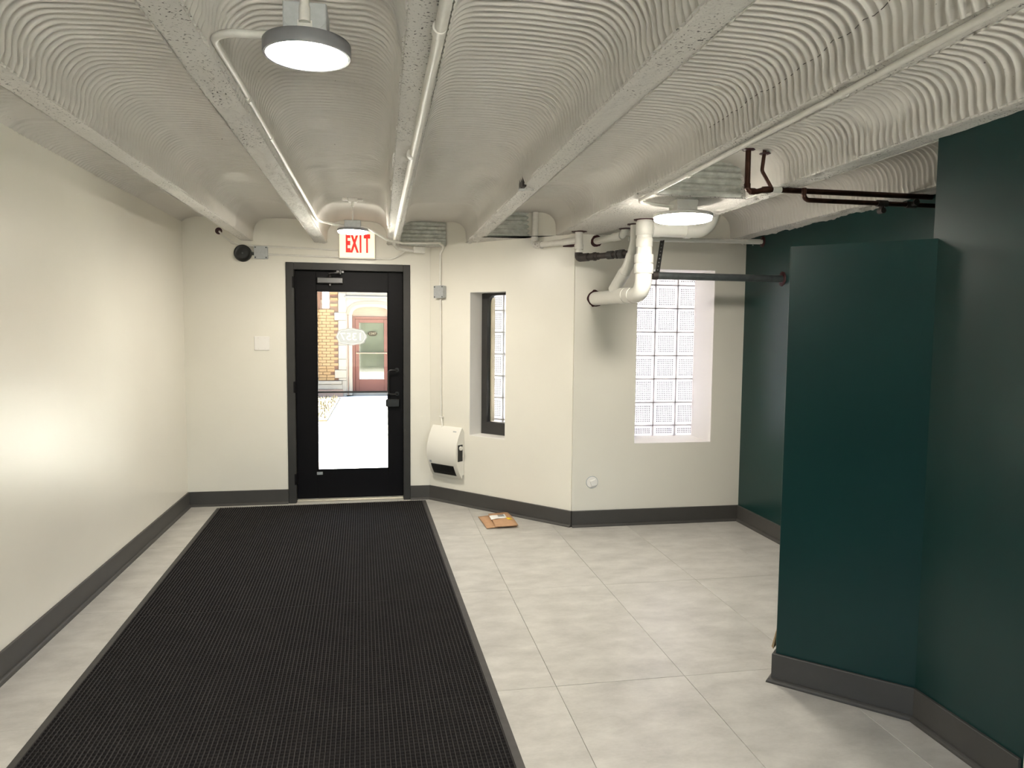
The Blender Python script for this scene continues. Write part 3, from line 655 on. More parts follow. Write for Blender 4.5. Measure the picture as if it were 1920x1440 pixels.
# ================================================================== CONDUITS
def tube_thing(name, pts, r, m, label, cat, R=0.06, n=12, group=None):
    b = MB(); b.tube(roundpath(pts, R, 7), r, n)
    o = b.build(name, m); return tag(o, label, cat, group)
def ring(p0, p1, r, parent, m, name='coupling'):
    return MB().cyl(p0, p1, r, 14).build(name, m, parent)
c = tube_thing('conduit', [(-0.245, 2.10, 2.372), (-0.447, 2.11, 2.376), (-0.447, 2.55, 2.386), (-0.447, 3.4, 2.386), (-0.444, 5.48, 2.380), (-0.425, 5.56, 2.374), (-0.242, 5.57, 2.345)], 0.0108, M['painted'], 'white conduit along the joist between the two corridor lamps', 'conduit', R=0.09)
for yy in (2.74, 3.25, 4.3): ring((-0.447, yy-0.02, 2.386), (-0.447, yy+0.02, 2.386), 0.0128, c, M['painted'])
ring((-0.462, 2.70, 2.386), (-0.440, 2.70, 2.374), 0.012, c, M['painted'], 'clip')
c = tube_thing('conduit', [(0.158, -0.4, 2.336), (0.152, 2.0, 2.336), (0.138, 4.2, 2.336), (0.128, 6.10, 2.334), (0.126, 6.46, 2.330), (0.160, 6.60, 2.306), (0.31, 6.66, 2.296)], 0.0158, M['painted'], 'thick white conduit under the joist right of the near lamp', 'conduit', R=0.06)
for yy in (1.88, 3.2, 4.95, 5.12): ring((0.150, yy-0.02, 2.336) if yy < 3 else (0.135, yy-0.02, 2.336), (0.150, yy+0.02, 2.336) if yy < 3 else (0.135, yy+0.02, 2.336), 0.0186, c, M['painted'])
c = tube_thing('conduit', [(1.405, -0.4, 2.333), (1.405, 1.5, 2.333), (1.425, 2.1, 2.333), (1.462, 3.99, 2.335), (1.49, 4.06, 2.332), (1.69, 4.06, 2.318)], 0.0105, M['painted'], 'white conduit under the joist leading to the wide lamp', 'conduit', R=0.05)
for yy in (2.10, 3.3, 3.75): ring((1.428+0.019*(yy-2.1), yy-0.012, 2.333), (1.428+0.019*(yy-2.1), yy+0.012, 2.333), 0.0135, c, M['painted'], 'clip')
c = tube_thing('conduit', [(-0.140, 5.56, 2.345), (-0.090, 5.60, 2.345), (0.065, 6.02, 2.309), (0.19, 6.22, 2.309), (0.53, 6.50, 2.355)], 0.0095, M['painted'], 'white conduit from the exit lamp across the joist end to the angled wall', 'conduit', R=0.07)
# drop down the angled wall, box, and on to the heater
w_ = -0.014
tube_thing('conduit', [FA(0.205, -0.105, 2.358), FA(0.180, w_, 2.34), FA(0.136, w_, 2.28), FA(0.136, w_, 1.985)], 0.0105, M['painted'], 'white conduit dropping from the ceiling to the grey wall box', 'conduit', R=0.05)
c = tube_thing('conduit', [FA(0.142, w_, 1.872), FA(0.147, w_, 1.2), FA(0.152, w_, 0.79), FA(0.188, -0.035, 0.70)], 0.0075, M['painted'], 'thin white conduit from grey wall box down to the heater', 'conduit', R=0.05)
b = MB(); b.bbox(0.130, 0.174, -0.024, 0, 0.780, 0.794, 0.003, fr=FA); b.build('clip', M['painted'], c)
def jbox(fr, u0, u1, z0, z1, d, label, m=None, screws=True):
    t = MB().bbox(u0, u1, -d, 0, z0, z1, 0.004, fr=fr).build('junction_box', m or M['boxgrey']); tag(t, label, 'junction box')
    if screws:
        b = MB(); q = 0.010
        b.bbox(u0-0.002, u1+0.002, -d-0.0025, -d, z0-0.002, z1+0.002, 0.001, fr=fr); b.build('cover_plate', m or M['boxgrey'], t)
        for su, sz in ((u0+q, z0+q), (u1-q, z0+q), (u0+q, z1-q), (u1-q, z1-q)):
            MB().cyl(fr(su, -d-0.004, sz), fr(su, -d-0.002, sz), 0.006, 8).build('screw', M['screw'], t)
    return t
FB = lambda u, d, z: Vector((u, YB+d, z))
jbox(FA, 0.088, 0.200, 1.875, 1.985, 0.045, 'square grey box on the angled wall halfway down the conduit')
jbox(FB, -1.078, -0.968, 2.196, 2.303, 0.048, 'square grey box on the back wall beside the black bell')
FX = lambda u, d, z: Vector((u, 6.665+d, z))
jbox(FX, 0.302, 0.405, 2.274, 2.330, 0.05, 'small white box under the corrugated sheet right of the exit sign', M['painted'], False)
yw = YB-0.012
c = tube_thing('conduit', [(-1.375, YB+0.01, 2.428), (-1.367, yw, 2.420), (-1.329, yw, 2.377), (-1.259, yw, 2.328), (-1.176, yw, 2.310), (-0.70, yw, 2.301), (-0.34, yw, 2.291)], 0.0085, M['painted'], 'upper white conduit from the red wall hole to the exit sign', 'conduit', R=0.05)
ring((-1.275, yw, 2.337), (-1.250, yw, 2.325), 0.013, c, M['painted'])
tag(MB().cyl((-1.378, YB-0.002, 2.430), (-1.378, YB+0.01, 2.430), 0.030, 20).build('firestop_collar', M['firestop']), 'dark red sealed wall hole at the upper left of the back wall', 'sealant')
tube_thing('conduit', [(-0.970, yw, 2.237), (-0.5, yw, 2.230), (-0.34, yw, 2.228)], 0.0085, M['painted'], 'lower white conduit between the grey box and the exit sign', 'conduit')
tube_thing('conduit', [(-0.05, yw, 2.224), (0.110, yw, 2.224), (0.160, yw-0.01, 2.245), (0.232, 6.66, 2.300), (0.305, 6.64, 2.304)], 0.0085, M['painted'], 'white conduit curving up from the exit sign to the small white box', 'conduit', R=0.06)
# alarm bell
bell = tag(empty('alarm_bell', (-1.178, YB, 2.241)), 'round black alarm bell on the back wall left of the grey box', 'bell')
b = MB(); n = 36; prof = [(0.0, -0.040), (0.040, -0.039), (0.058, -0.036), (0.062, -0.040), (0.070, -0.038), (0.074, -0.030), (0.074, -0.004)]
vs = [(r*math.cos(2*math.pi*i/n), y, r*math.sin(2*math.pi*i/n)) for i in range(n) for r, y in prof]; k = len(prof)
b.add(vs, [(i*k+j, ((i+1) % n)*k+j, ((i+1) % n)*k+j+1, i*k+j+1) for i in range(n) for j in range(k-1)], 0, True); b.build('gong', M['plastic_black'], bell)
b = MB(); b.cyl((0, -0.006, 0), (0, 0, 0), 0.068, 30); b.bbox(0.05, 0.105, -0.03, 0, -0.012, 0.012, 0.003); b.build('base', M['plastic_black'], bell)
MB().cyl((0, -0.044, 0), (0, -0.038, 0), 0.007, 10).build('nut', M['steel_dark'], bell)
b = MB(); b.tube([(0.072, -0.02, 0.002), (0.102, -0.02, 0.004)], 0.009, 8); b.build('connector', M['steel'], bell)
# blank switch plate
sp_ = tag(MB().bbox(-1.097, -0.968, YB-0.007, YB, 1.390, 1.516, 0.003).build('blank_wall_plate', M['wall_white']), 'square white blank plate on the back wall left of the door', 'wall plate')
for sx in (-1.06, -1.005):
    for sz in (1.405, 1.501): MB().cyl((sx, YB-0.0085, sz), (sx, YB-0.006, sz), 0.004, 8).build('screw', M['painted'], sp_)

# ================================================================== EXIT SIGN
ex = tag(empty('exit_sign', (-0.196, YB, 2.22)), 'lit red and cream EXIT sign above the door', 'sign')
b = MB(); b.bbox(-0.159, 0.159, -0.062, 0, -0.002, 0.246, 0.004); b.build('housing', M['heater'], ex)
b = MB(); b.bbox(-0.153, 0.153, -0.0655, -0.062, 0.005, 0.240, 0.001); b.build('lit_face', M['exit_face'], ex)
for i, ch in enumerate('EXIT'):
    text('letter', ch, 0.215, 0.001, M['exit_red'], ex, (-0.076+0.053*i+(-0.004 if ch == 'E' else 0)+(0.004 if ch == 'T' else 0), -0.067, 0.122), (math.pi/2, 0, 0), 0.40, bold=0.010)
b = MB(); b.bbox(-0.163, 0.163, -0.064, -0.002, -0.007, 0.0, 0.002); b.build('bottom_trim', M['painted'], ex)

# ================================================================== HEATER
ht = tag(empty('wall_heater', FA(0.243, 0, 0.244)), 'white curved wall heater with black grille on the angled wall', 'heater')
h0 = FA(0.243, 0, 0.244); FH = lambda u, d, z: FA(0.243+u, d, 0.244+z)-h0
HH = 0.468; W2 = 0.178
def prof(t):   # t 0..1 bottom to top -> outward depth
    return 0.030 + 0.085*math.sin(math.pi*min(1, max(0, t)))**0.85
N = 20
front = [(t/N*HH, prof(t/N)) for t in range(N+1)]
b = MB()
ps = [(0.03, 0.0)]+[(z, d) for z, d in front]+[(HH-0.0, 0.0)]
vs = [FH(u, -d, z) for u in (-W2, W2) for z, d in front]; n = N+1
b.add(vs, [(i, i+1, n+i+1, n+i) for i in range(N)], 0, True)
lab(b.build('front_cover', M['heater'], ht), 'curved white front cover')
b = MB()
for s in (-1, 1):
    vs = [FH(s*W2*0.985, -d+0.002, z) for z, d in front]+[FH(s*W2*0.985, -0.001, HH-0.05), FH(s*W2*0.985, -0.001, 0.035), FH(s*W2*0.985, -0.02, 0.035)]
    b.add(vs, [tuple(range(len(vs)))])
vs = [FH(u, d, z) for u in (-W2, W2) for d, z in ((-0.03, HH), (0, HH-0.05))]; b.add(vs, [(0, 1, 3, 2)])
vs = [FH(u, d, z) for u in (-W2, W2) for d, z in ((-0.03, 0.0), (-0.001, 0.035))]; b.add(vs, [(0, 1, 3, 2)])
b.build('body', M['heater'], ht)
# outlet grille recessed low on the front
gr = MB()
def onf(u, z, off): return FH(u, -(prof(z/HH)+off), z)
rows = 8; ga, gb = 0.026, 0.122
vs = [onf(u, ga+(gb-ga)*i/rows, 0.0015) for i in range(rows+1) for u in (-W2+0.035, W2-0.045)]
gr.add(vs, [(2*i, 2*i+1, 2*i+3, 2*i+2) for i in range(rows)]); grl = gr.build('outlet_grille', M['plastic_black'], ht)
for i in range(5):
    z = ga+(gb-ga)*(i+0.6)/5.2; b = MB(); b.tube([onf(-W2+0.037, z, 0.004), onf(W2-0.047, z, 0.004)], 0.0022, 6); b.build('slat', M['plastic_black'], grl)
b = MB(); vs = [onf(u, z, 0.0012) for z in (0.130, 0.152) for u in (-W2+0.024, -W2+0.050)]; b.add(vs, [(0, 1, 3, 2)]); b.build('round_badge', M['boxgrey'], ht)
b = MB(); vs = [onf(u, z, 0.0012) for z in (0.424, 0.434) for u in (W2-0.085, W2-0.045)]; b.add(vs, [(0, 1, 3, 2)]); b.build('name_badge', M['boxgrey'], ht)
b = MB(); b.bbox(W2*0.985-0.001, W2+0.0015, -0.086, -0.024, 0.165, 0.315, 0.0007, fr=FH); cp = b.build('control_recess', M['plastic_black'], ht)
MB().cyl(FH(W2, -0.055, 0.285), FH(W2+0.012, -0.055, 0.285), 0.019, 18).build('thermostat_knob', M['heater'], cp)

# ================================================================== PACKAGE ON THE FLOOR
pk = tag(empty('cardboard_mailer', (0.95, 5.84, 0)), 'flattened brown cardboard mailer with white label on the floor', 'package')
def sheet(pts, zf, m, name, parent, nu=8, nv=8, th=0.003):
    A, B, C, D_ = [np.array(p) for p in pts]; u = np.linspace(0, 1, nu); v = np.linspace(0, 1, nv); UU, VV = np.meshgrid(u, v)
    P = (A*(1-UU)[..., None]+B*UU[..., None])*(1-VV)[..., None]+(D_*(1-UU)[..., None]+C*UU[..., None])*VV[..., None]
    P = np.concatenate([P, zf(UU, VV)[..., None]], -1); o = grid(name, P, m, parent)
    s = o.modifiers.new('thickness', 'SOLIDIFY'); s.thickness = th; s.offset = 1; return o
q = [(-0.115, -0.205), (0.135, -0.195), (0.125, 0.245), (-0.135, 0.165)]
sheet(q, lambda U, V: 0.0042+0.016*V*(1-V)+0.006*np.sin(3*U)*(1-V)+0.018*np.clip(0.35-V, 0, 1)*(U > 0.3)*0.4, M['card'], 'lower_flap', pk)
q2 = [(-0.045, -0.212), (0.142, -0.205), (0.128, 0.240), (-0.045, 0.20)]
sheet(q2, lambda U, V: 0.016+0.010*np.sin(math.pi*V)+0.008*(1-V)*np.abs(U-0.4), M['card'], 'upper_flap', pk)
q3 = [(-0.055, -0.050), (0.085, 0.010), (0.085, 0.125), (-0.055, 0.070)]
shl = sheet(q3, lambda U, V: 0.0325+0.003*np.sin(5*U+V), M['paper'], 'address_label', pk, th=0.0008); lab(shl, 'white address label')
b = MB()
for i in range(5): b.box(0.018+i*0.011, 0.023+i*0.011, 0.035, 0.095+0.004*i, 0.0364, 0.0370)
b.box(-0.035, -0.015, 0.005, 0.014, 0.0350, 0.0358); b.build('printed_marks', M['screw'], pk)['kind'] = 'stuff'
q4 = [(0.085, -0.065), (0.120, -0.060), (0.105, 0.005), (0.072, -0.002)]
sheet(q4, lambda U, V: 0.0335+0*U, M['yellow'], 'yellow_sticker', pk, 3, 3, th=0.0006)
# cardboard offcut leaning behind the partition
pq = PA+pp*0.08-pn*0.0155
cs = MB(); F2 = lambda x, y, z: Vector((pq.x-pn.x*y+pp.x*x, pq.y-pn.y*y+pp.y*x, z))
cs.add([F2(-0.045, 0.004, 0.1335), F2(0.12, 0.004, 0.1335), F2(0.12, 0.012, 0.145), F2(-0.045, 0.012, 0.145), F2(0.03, 0.001, 0.245), F2(0.05, 0.001, 0.245)],
       [(0, 1, 2, 3), (0, 3, 4), (3, 2, 5, 4), (2, 1, 5), (0, 4, 5, 1)])
tag(cs.build('cardboard_offcut', M['card_light']), 'small tan cardboard offcut on the baseboard behind the green partition', 'cardboard')

# ================================================================== PIPES IN THE ALCOVE
# main white drain
pv = tag(empty('white_drain_pipe', (1.785, 4.78, 1.846)), 'thick white plastic drain pipe bending from soffit into the alcove wall', 'pipe')
OV = Vector((1.785, 4.78, 1.846)); loc = lambda p: Vector(p)-OV
rp = 0.0535
hole = Vector((1.690, YA+0.02, 1.846)); hd = (hole-OV).normalized(); hd.z = 0
b = MB(); b.cyl(loc((1.788, 4.78, 2.36)), loc((1.787, 4.78, 2.00)), rp, 28); b.build('riser', M['pvc'], pv)
pth = [loc((1.786, 4.78, 2.06)), loc((1.785, 4.78, 1.846)), loc(OV+hd*0.24)]
b = MB(); b.tube(roundpath(pth, 0.13, 12), rp+0.004, 28); lab(b.build('elbow', M['pvc'], pv), 'white sweeping elbow')
b = MB(); b.cyl(loc(OV+hd*0.16), loc(hole), rp, 28); b.build('run_to_wall', M['pvc'], pv)
for z0, z1, rr_ in ((2.245, 2.335, rp+0.0055), (2.165, 2.225, rp+0.004), (2.055, 2.115, rp+0.0125), (1.985, 2.050, rp+0.0125)):
    b = MB(); b.tube([loc((1.787, 4.78, z)) for z in (z0, z0+0.004, z1-0.004, z1)], [rr_-0.003, rr_, rr_, rr_-0.003], 28); b.build('coupling', M['pvc'], pv)
for s0, s1 in ((0.14, 0.19), (0.24, 0.34)):
    b = MB(); b.cyl(loc(OV+hd*s0), loc(OV+hd*s1), rp+0.007, 28); b.build('coupling', M['pvc'], pv)
# branch behind, joining the horizontal run through a wye
bp_ = [loc((1.795, 5.00, 2.36)), loc((1.795, 5.00, 2.22)), loc((1.765, 5.04, 2.06)), loc(OV+hd*0.50+Vector((0, 0, 0.03)))]
b = MB(); b.tube(roundpath(bp_, 0.2, 6), [0.031]*0 or 0.031, 20); lab(b.build('branch', M['pvc'], pv), 'thinner white branch behind the riser')
b = MB(); b.tube([loc((1.785, 5.02, 2.14)), loc((1.766, 5.04, 2.06)), loc((1.75, 5.10, 2.00))], 0.040, 20); b.tube([loc((1.755, 5.08, 2.02)), loc(OV+hd*0.47+Vector((0, 0, 0.05)))], 0.045, 20); b.build('wye', M['pvc'], pv)
# level run under the soffit and its elbow up
b = MB(); b.tube(roundpath([loc((1.79, 4.80, 2.292)), loc((2.265, 4.80, 2.292)), loc((2.30, 4.80, 2.50))], 0.12, 10), 0.050, 24); b.build('side_run', M['pvc'], pv)
for x0, x1 in ((1.845, 1.90), (2.085, 2.125)): MB().cyl(loc((x0, 4.80, 2.292)), loc((x1, 4.80, 2.292)), 0.056, 24).build('coupling', M['pvc'], pv)
b = MB(); b.box(-0.012, 0.012, -rp-0.0048, -rp-0.0040, 0.105, 0.109); b.box(-0.006, 0.006, -rp-0.0045, -rp-0.0038, 0.045, 0.047); b.build('printed_mark', M['boxgrey'], pv)['kind'] = 'stuff'
def collar(p, nrm, r0, r1, label, th=0.006):
    nrm = Vector(nrm).normalized(); p = Vector(p); a = nrm.orthogonal().normalized(); c2 = nrm.cross(a); n = 26; b = MB()
    vs = []
    for k in range(n):
        t = 2*math.pi*k/n; d = a*math.cos(t)+c2*math.sin(t); ro = r1*(1+random.uniform(-0.07, 0.10)); vs += [p+d*r0+nrm*th, p+d*ro+nrm*th*0.6, p+d*ro]
    b.add(vs, [(k*3+j, ((k+1) % n)*3+j, ((k+1) % n)*3+j+1, k*3+j+1) for k in range(n) for j in (0, 1)], 0, True)
    return tag(b.build('firestop_collar', M['firestop']), label, 'sealant')
collar((1.690, YA, 1.846), (0, -1, 0), rp-0.002, rp+0.012, 'dark red sealant ring round the thick pipe in the alcove wall')
collar((1.788, 4.78, ZC-0.004), (0, 0, -1), rp-0.002, rp+0.020, 'dark red sealant where the thick riser meets the soffit')
collar((1.795, 5.00, ZC-0.004), (0, 0, -1), 0.029, 0.055, 'dark red sealant where the thin branch meets the soffit')
# small white vent pipe from the wall to the soffit
b = MB(); b.tube(roundpath([(1.693, YA+0.01, 2.300), (1.795, 5.26, 2.305), (1.815, 5.23, 2.37)], 0.05, 8), 0.0275, 18)
vp = tag(b.build('white_vent_pipe', M['pvc']), 'short white pipe rising from the alcove wall into the soffit', 'pipe')
MB().cyl((1.762, 5.365, 2.303), (1.793, 5.265, 2.305), 0.033, 18).build('coupling', M['pvc'], vp)
collar((1.693, YA, 2.300), (0, -1, 0), 0.026, 0.045, 'dark red sealant ring round the short pipe in the alcove wall')
collar((1.815, 5.23, ZC-0.004), (0, 0, -1), 0.026, 0.058, 'dark red sealant above the short white pipe')
# painted pipe along the angled wall, then rusty iron to the branch
wp = tag(empty('painted_waste_pipe', (1.235, 5.83, 2.28)), 'white painted waste pipe dropping at the corrugated sheet along the angled wall', 'pipe'); O2 = Vector((1.235, 5.83, 2.28)); l2 = lambda *p: Vector(p)-O2
b = MB(); b.cyl(l2(1.255, 5.87, 2.55), l2(1.247, 5.85, 2.33), 0.026, 18); b.build('drop', M['painted'], wp)
b = MB(); b.tube(roundpath([l2(1.247, 5.85, 2.345), l2(1.243, 5.84, 2.282), l2(1.29, 5.775, 2.280)], 0.04, 8), 0.031, 18); b.build('elbow', M['joist'], wp)
b = MB(); b.cyl(l2(1.26, 5.815, 2.281), l2(1.505, 5.475, 2.281), 0.023, 18); b.build('run', M['painted'], wp)
b = MB(); b.cyl(l2(1.42, 5.593, 2.281), l2(1.505, 5.475, 2.281), 0.028, 18); b.cyl(l2(1.512, 5.462, 2.355), l2(1.512, 5.462, 2.235), 0.030, 18); b.cyl(l2(1.512, 5.462, 2.25), l2(1.512, 5.462, 2.215), 0.035, 18); b.build('tee', M['painted'], wp)
b = MB(); b.tube([l2(1.42, 5.585, 2.250), l2(1.47, 5.52, 2.249), l2(1.50, 5.475, 2.25)], [0.006, 0.013, 0.010], 10); b.build('sealant_drip', M['firestop'], wp)
b = MB(); b.cyl(l2(1.512, 5.462, 2.235), l2(1.512, 5.462, 2.165), 0.024, 18); b.build('lower_drop', M['painted'], wp)
collar((1.512, 5.462, ZC-0.004), (0, 0, -1), 0.028, 0.058, 'dark red sealant above the white tee beside the wall corner')
ip = tag(empty('rusty_iron_pipe', (1.512, 5.462, 2.14)), 'dark rusty iron pipe under the soffit behind the white riser', 'pipe'); O3 = Vector((1.512, 5.462, 2.14)); l3 = lambda *p: Vector(p)-O3
e0 = Vector((1.512, 5.462, 2.150)); e1 = Vector((1.770, 5.06, 2.150)); ed = (e1-e0).normalized()
b = MB(); b.tube(roundpath([l3(1.512, 5.462, 2.19), e0-O3, e0+ed*0.1-O3], 0.05, 8), 0.031, 18); lab(b.build('elbow', M['iron'], ip), 'rust-brown iron elbow')
b = MB(); b.cyl(e0-O3+ed*0.04, e1-O3, 0.022, 18); b.build('run', M['iron'], ip)
for s0, s1, r_ in ((0.07, 0.095, 0.030), (0.12, 0.20, 0.027), (0.155, 0.172, 0.032), (0.29, 0.34, 0.030), (0.37, 0.385, 0.031), (0.40, 0.44, 0.033)):
    b = MB(); b.cyl(e0-O3+ed*s0, e0-O3+ed*s1, r_, 18); b.build('band', M['iron'] if s0 < 0.25 else M['rubber'], ip)
# thin white conduit and grey pipe to the green wall
c = tube_thing('white_sprinkler_pipe', [(1.86, 5.304, 2.287), (2.98, 5.342, 2.303)], 0.0165, M['pvc'], 'thin white pipe running under the soffit into the green wall', 'pipe', n=16)
MB().cyl((2.80, 5.336, 2.3005), (2.955, 5.341, 2.3025), 0.0205, 16).build('coupling', M['pvc'], c)
for x in (2.815, 2.895): MB().cyl((x, 5.337, 2.285), (x, 5.337, 2.270), 0.006, 8).build('screw', M['steel'], c)
collar((XG, 5.342, 2.303), (-1, 0, 0), 0.016, 0.042, 'dark red sealant patch round the thin white pipe in the green wall')
gp = tag(empty('grey_steel_pipe', (1.95, 5.03, 1.992)), 'grey steel pipe across the window top into the green wall', 'pipe'); O4 = Vector((1.95, 5.03, 1.992))
b = MB(); b.cyl(Vector((1.975, 5.03, 1.993))-O4, Vector((2.99, 5.035, 1.992))-O4, 0.0265, 20); b.build('tube', M['greypipe'], gp)
b = MB(); b.cyl(Vector((1.945, 5.03, 1.993))-O4, Vector((1.985, 5.03, 1.993))-O4, 0.030, 20); b.cyl(Vector((1.93, 5.03, 1.993))-O4, Vector((1.95, 5.03, 1.993))-O4, 0.022, 12); b.build('end_cap', M['iron'], gp)
collar((XG, 5.035, 1.992), (-1, 0, 0), 0.025, 0.052, 'dark red torn sealant round the grey pipe in the green wall')
st = MB(); s0 = Vector((2.135, 5.318, 2.300)); s1 = Vector((1.985, 5.03, 2.015)); dv = (s1-s0).normalized(); sd = Vector((0.9, -0.25, 0)).normalized(); nn = dv.cross(sd).normalized()
def FS(u, d, z): return s0+dv*z+sd*u+nn*d
LS = (s1-s0).length
st.box(-0.016, 0.016, -0.0015, 0.0015, 0, LS, fr=FS); hs = tag(st.build('hanger_strap', M['steel_dark']), 'perforated steel hanger strap holding the grey pipe', 'strap')
for i in range(9):
    p = FS(0, -0.0022, 0.03+i*(LS-0.06)/8); q_ = FS(0, 0.0022, 0.03+i*(LS-0.06)/8); MB().cyl(p, q_, 0.005, 8).build('punched_hole', M['boxgrey'], hs)
# copper supply lines
YC = 3.56
cu = tag(empty('copper_pipe', (1.90, YC, 2.33)), 'upper tarnished copper pipe dropping from the vault and running to the green wall', 'pipe'); O5 = Vector((1.90, YC, 2.33)); l5 = lambda *p: Vector(p)-O5
rc = 0.0145
b = MB(); b.tube(roundpath([l5(1.888, YC, 2.56), l5(1.888, YC, 2.322), l5(1.945, YC, 2.322), l5(1.995, YC, 2.336), l5(2.99, YC, 2.336)], 0.03, 7), rc, 14); b.build('line', M['copper'], cu)
for p0, p1 in (((1.888, YC, 2.36), (1.888, YC, 2.335)), ((1.905, YC, 2.322), (1.93, YC, 2.322)), ((1.975, YC, 2.332), (2.02, YC, 2.336))): MB().cyl(l5(*p0), l5(*p1), rc+0.003, 14).build('solder_fitting', M['copper'], cu)
b = MB(); b.tube(roundpath([l5(1.982, YC, 2.55), l5(1.968, YC, 2.43), l5(2.018, YC-0.01, 2.345)], 0.03, 5), 0.0095, 12); lab(b.build('thin_drop', M['copper'], cu), 'thin copper drop')
lab(MB().cyl(l5(2.03, YC, 2.3355), l5(2.08, YC, 2.336), rc+0.0012, 14).build('paper_tag', M['pvc'], cu), 'white painted patch')
collar((1.888, YC, 2.535), (0, 0, -1), 0.013, 0.032, 'dark red sealant at the thick copper drop in the vault')
collar((1.982, YC, 2.520), (0, 0, -1), 0.009, 0.028, 'dark red sealant at the thin copper drop in the vault')
c2 = tag(empty('copper_pipe', (2.23, YC-0.03, 2.285)), 'lower tarnished copper pipe with valves running to the green wall', 'pipe'); O6 = Vector((2.23, YC-0.03, 2.285)); l6 = lambda *p: Vector(p)-O6
b = MB(); yc = YC-0.03; b.tube(roundpath([l6(2.195, yc, 2.345), l6(2.195, yc, 2.284), l6(2.99, yc, 2.284)], 0.035, 7), 0.0125, 14); b.build('line', M['copper'], c2)
b = MB(); b.cyl(l6(2.655, yc, 2.284), l6(2.655, yc, 2.238), 0.013, 12); b.cyl(l6(2.655, yc-0.018, 2.246), l6(2.655, yc+0.018, 2.246), 0.016, 14); b.cyl(l6(2.625, yc, 2.284), l6(2.685, yc, 2.284), 0.018, 12); b.build('valve', M['iron'], c2)
b = MB(); b.cyl(l6(2.80, yc, 2.284), l6(2.86, yc, 2.284), 0.018, 12); b.cyl(l6(2.83, yc-0.04, 2.290), l6(2.83, yc, 2.284), 0.012, 12); b.cyl(l6(2.83, yc-0.046, 2.291), l6(2.83, yc-0.038, 2.291), 0.018, 14); b.build('valve', M['iron'], c2)
# round access cover in the alcove wall
ac = tag(empty('access_cover', (1.692, YA, 0.363)), 'round white access cover low on the alcove wall', 'cover')
MB().cyl((0, -0.004, 0), (0, 0.0, 0), 0.046, 28).build('disc', M['wall_white'], ac)
b = MB(); n = 28; vs = [(r*math.cos(2*math.pi*i/n), y, r*math.sin(2*math.pi*i/n)) for i in range(n) for r, y in ((0.046, -0.004), (0.049, -0.006), (0.051, 0.0))]
b.add(vs, [(i*3+j, ((i+1) % n)*3+j, ((i+1) % n)*3+j+1, i*3+j+1) for i in range(n) for j in (0, 1)], 0, True); b.build('rim', M['boxgrey'], ac)
b = MB(); Fq = lambda x, y, z: Vector((x*math.cos(0.28)-z*math.sin(0.28), y, x*math.sin(0.28)+z*math.cos(0.28)))
b.box(-0.015, 0.029, -0.018, -0.004, -0.028, 0.016, fr=Fq); b.build('square_plug', M['wall_white'], ac)
# broken pocket in the joist left of centre: rusty embedded bracket
pk_ = tag(empty('embedded_bracket', (0.765, 3.86, ZC)), 'small rusty bracket exposed in the broken joist left of the wide round lamp', 'bracket')
b = MB(); b.bbox(-0.022, 0.0, -0.05, 0.05, -0.012, 0.05, 0.003); b.build('plate', M['iron'], pk_)
b = MB(); b.bbox(-0.004, 0.055, 0.025, 0.075, -0.020, 0.0, 0.003); b.build('angle', M['joist'], pk_)
b = MB(); b.cyl((-0.03, 0.01, -0.016), (0.0, 0.01, -0.012), 0.010, 10); b.build('bolt', M['steel'], pk_)

# ================================================================== OUTSIDE
struct(MB().box(-9, 10, 6.98, 19, -0.30, -0.05).build('ground', M['conc']))
lw = tag(empty('lawn', (-3.2, 15.3, -0.05)), 'dry yellowish lawn left of the white walk outside the door', 'lawn')
MB().box(-3.8, 2.27, -2.17, 2.25, 0, 0.03).build('turf', M['soil'], lw)
b = MB(); rs = random.Random(4)
for i in range(1500):
    x = rs.uniform(-0.8, 2.24); y = rs.uniform(-2.1, 2.2); h = rs.uniform(0.04, 0.10); a = rs.uniform(0, 6.28); wv = 0.012
    b.add([(x-wv*math.cos(a), y-wv*math.sin(a), 0.03), (x+wv*math.cos(a), y+wv*math.sin(a), 0.03), (x+rs.uniform(-.03, .03), y+rs.uniform(-.03, .03), 0.03+h)], [(0, 1, 2)])
g_ = b.build('grass_blades', M['grass'], lw); g_['kind'] = 'stuff'
bd = tag(empty('apartment_building', (0, 18, -0.05)), 'yellow brick building with pale stone arched entrance across the walk', 'building')
FO = lambda x, y, z: Vector((x, y, z+0.05))      # local: y=0 is the front plane
def P_(b, name, m, p=bd): return b.build(name, m, p)
b = MB(); b.box(-8, -0.98, 0.02, 0.4, -0.05, 5.2, fr=FO); b.box(0.60, 9, 0.02, 0.4, -0.05, 5.2, fr=FO); b.box(-0.98, 0.60, 0.06, 0.4, 2.2, 5.2, fr=FO); b.box(-0.98, 0.60, 0.34, 0.4, -0.05, 2.2, fr=FO)
P_(b, 'brick_wall', M['brickjoint'])
bw, bh, cw, chh = 0.181, 0.0645, 0.190, 0.0715
bm0 = None; cnt = 0
for r in range(34):
    z0 = 0.345+r*chh; x = -0.990-(0.0 if r % 2 else cw/2)
    if 0.40 < z0 < 0.60 or 1.78 < z0 < 1.99: x -= 0.085
    while x-bw > -2.45 and cnt < 296:
        xa = x-bw
        if z0 > 2.03 and xa < -1.18 and x > -1.37:
            x -= cw; continue
        if bm0 is None: bm0 = MB().bbox(0, bw, -0.012, 0.03, 0, bh, 0.004).build('brick', M['brick'], bd); o = bm0
        else: o = bm0.copy(); COL.objects.link(o); o.parent = bd
        o.location = FO(xa, random.uniform(-0.003, 0.003), z0); cnt += 1; x -= cw
